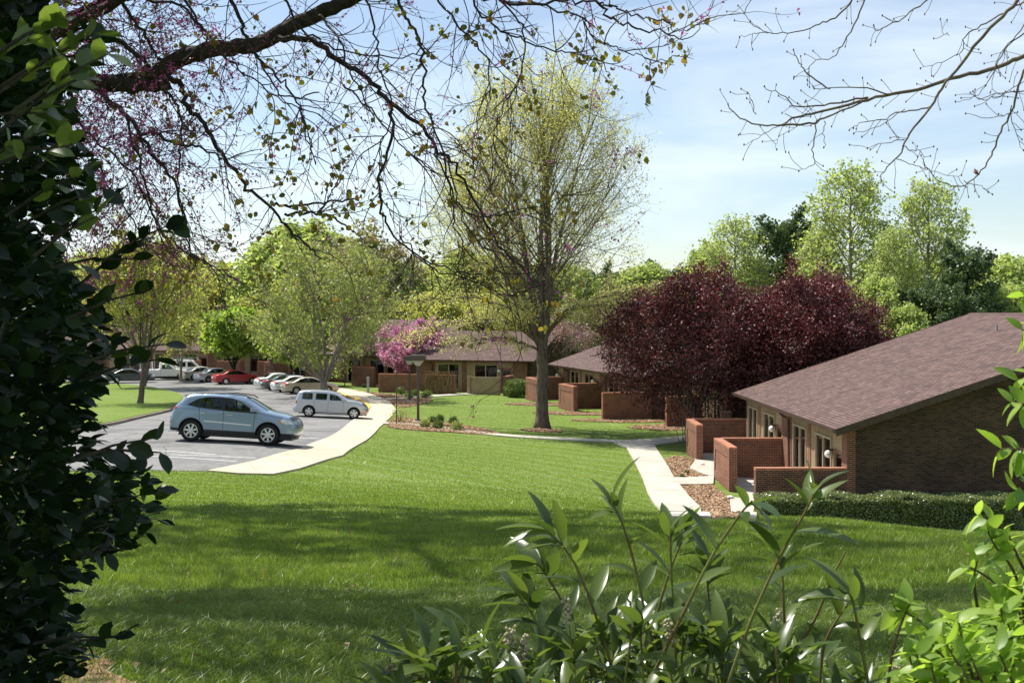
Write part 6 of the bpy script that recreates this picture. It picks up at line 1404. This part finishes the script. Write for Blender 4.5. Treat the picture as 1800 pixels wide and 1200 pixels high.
    st.build('stems', M['stem_green'], r); tag(blooms.build('flower_spikes', M['cream'], r, True), kind='stuff')
M['stem_green'] = noise_mat('green_stem', (.16, .17, .05), (.12, .07, .035), 6, .6); M['cream'] = mat('cream_bloom', (.40, .35, .22), .8)
laurel()
# ---------------------------------------------------------------- bright shrub at the lower right
def bright():
    rng = np.random.default_rng(18); base = Vector((1.25, 2.2, g1(1.25, 2.2)))
    r = empty('spring_shrub', tuple(base), 0, 'bright yellow green leafy shrub at the lower right corner', 'shrub'); off = base; pos = []; dirs = []; st = MB()
    def sprig(pts, d, nl, sc_=1):
        q = px_path(pts, d, d - .03, 5); m = len(q); st.tube([p - off for p in q], [.0032 - .002 * i / (m - 1) for i in range(m)], 5, False)
        for j in range(nl):
            i = max(1, int((.25 + .75 * j / max(1, nl - 1)) * (m - 1))); d_ = (q[i] - q[i-1]).normalized()
            for s in (-1, 1): o = d_.cross(Vector((rng.normal() * .3, 1, rng.normal() * .3))).normalized() * s; pos.append(tuple(q[i])); dirs.append(tuple(d_ * .5 + o * .8 + Vector((0, rng.normal() * .4, -.15))))
        rosette(pos, dirs, q[-1], (q[-1] - q[-2]).normalized(), 4, .55, rng, -.3)
    for a in [([(1860, 560), (1820, 575), (1797, 580)], 1.9, 2), ([(1860, 640), (1830, 652), (1790, 668)], 1.85, 2), ([(1880, 720), (1830, 712), (1780, 708)], 1.8, 4), ([(1880, 820), (1840, 800), (1800, 790), (1760, 788)], 1.85, 4), ([(1860, 480), (1830, 500), (1800, 520)], 1.9, 2), ([(1880, 870), (1830, 868), (1790, 862)], 1.85, 3),
              ([(1830, 1060), (1790, 980), (1765, 930), (1720, 905)], 2.0, 6), ([(1820, 1100), (1780, 1000), (1750, 960), (1735, 930)], 2.0, 6), ([(1800, 1060), (1730, 1010), (1690, 990)], 2.0, 0), ([(1720, 1080), (1712, 1020), (1718, 985)], 2.0, 0), ([(1700, 1180), (1640, 1110), (1600, 1080), (1575, 1072)], 1.95, 5), ([(1560, 1210), (1570, 1140), (1590, 1080), (1600, 1060)], 1.95, 4), ([(1750, 1200), (1690, 1120), (1660, 1090)], 1.95, 5), ([(1860, 1080), (1800, 1040), (1760, 1030)], 1.9, 6)]: sprig(*a)
    top = np.array([(1560, 1190), (1600, 1150), (1650, 1110), (1700, 1085), (1760, 1050), (1800, 1010), (1860, 960)])
    for _ in range(125):
        x = rng.uniform(1570, 1880); y = np.interp(x, top[:, 0], top[:, 1]) + abs(rng.normal()) * 80; d = rng.uniform(1.75, 2.4); ln = rng.normal() * 40
        if y < 1250: sprig([(x + 50 + ln, y + 110), (x + 20 + ln * .5, y + 50), (x, y)], d, int(rng.integers(3, 6)))
    pos = np.array(pos); dirs = np.array(dirs); n = len(pos); tv, tf = leaf_template(.24, 5, .2, .25, 'lance')
    scat_obj('foliage', tv, tf, pos - np.array(off), frames(dirs, rng, None, .5), rng.uniform(.022, .048, n), M['l_bright'], r, True, rng); st.build('stems', M['twig'], r)
    mb = MB()
    for j in range(8): e = P3(1700 + j * 22, 1230, 2.1); mb.tube([Vector((rng.normal() * .05, rng.normal() * .05, -.05)), e - off], [.008, .004], 5, False)
    mb.build('base_stems', M['twig'], r)
bright()
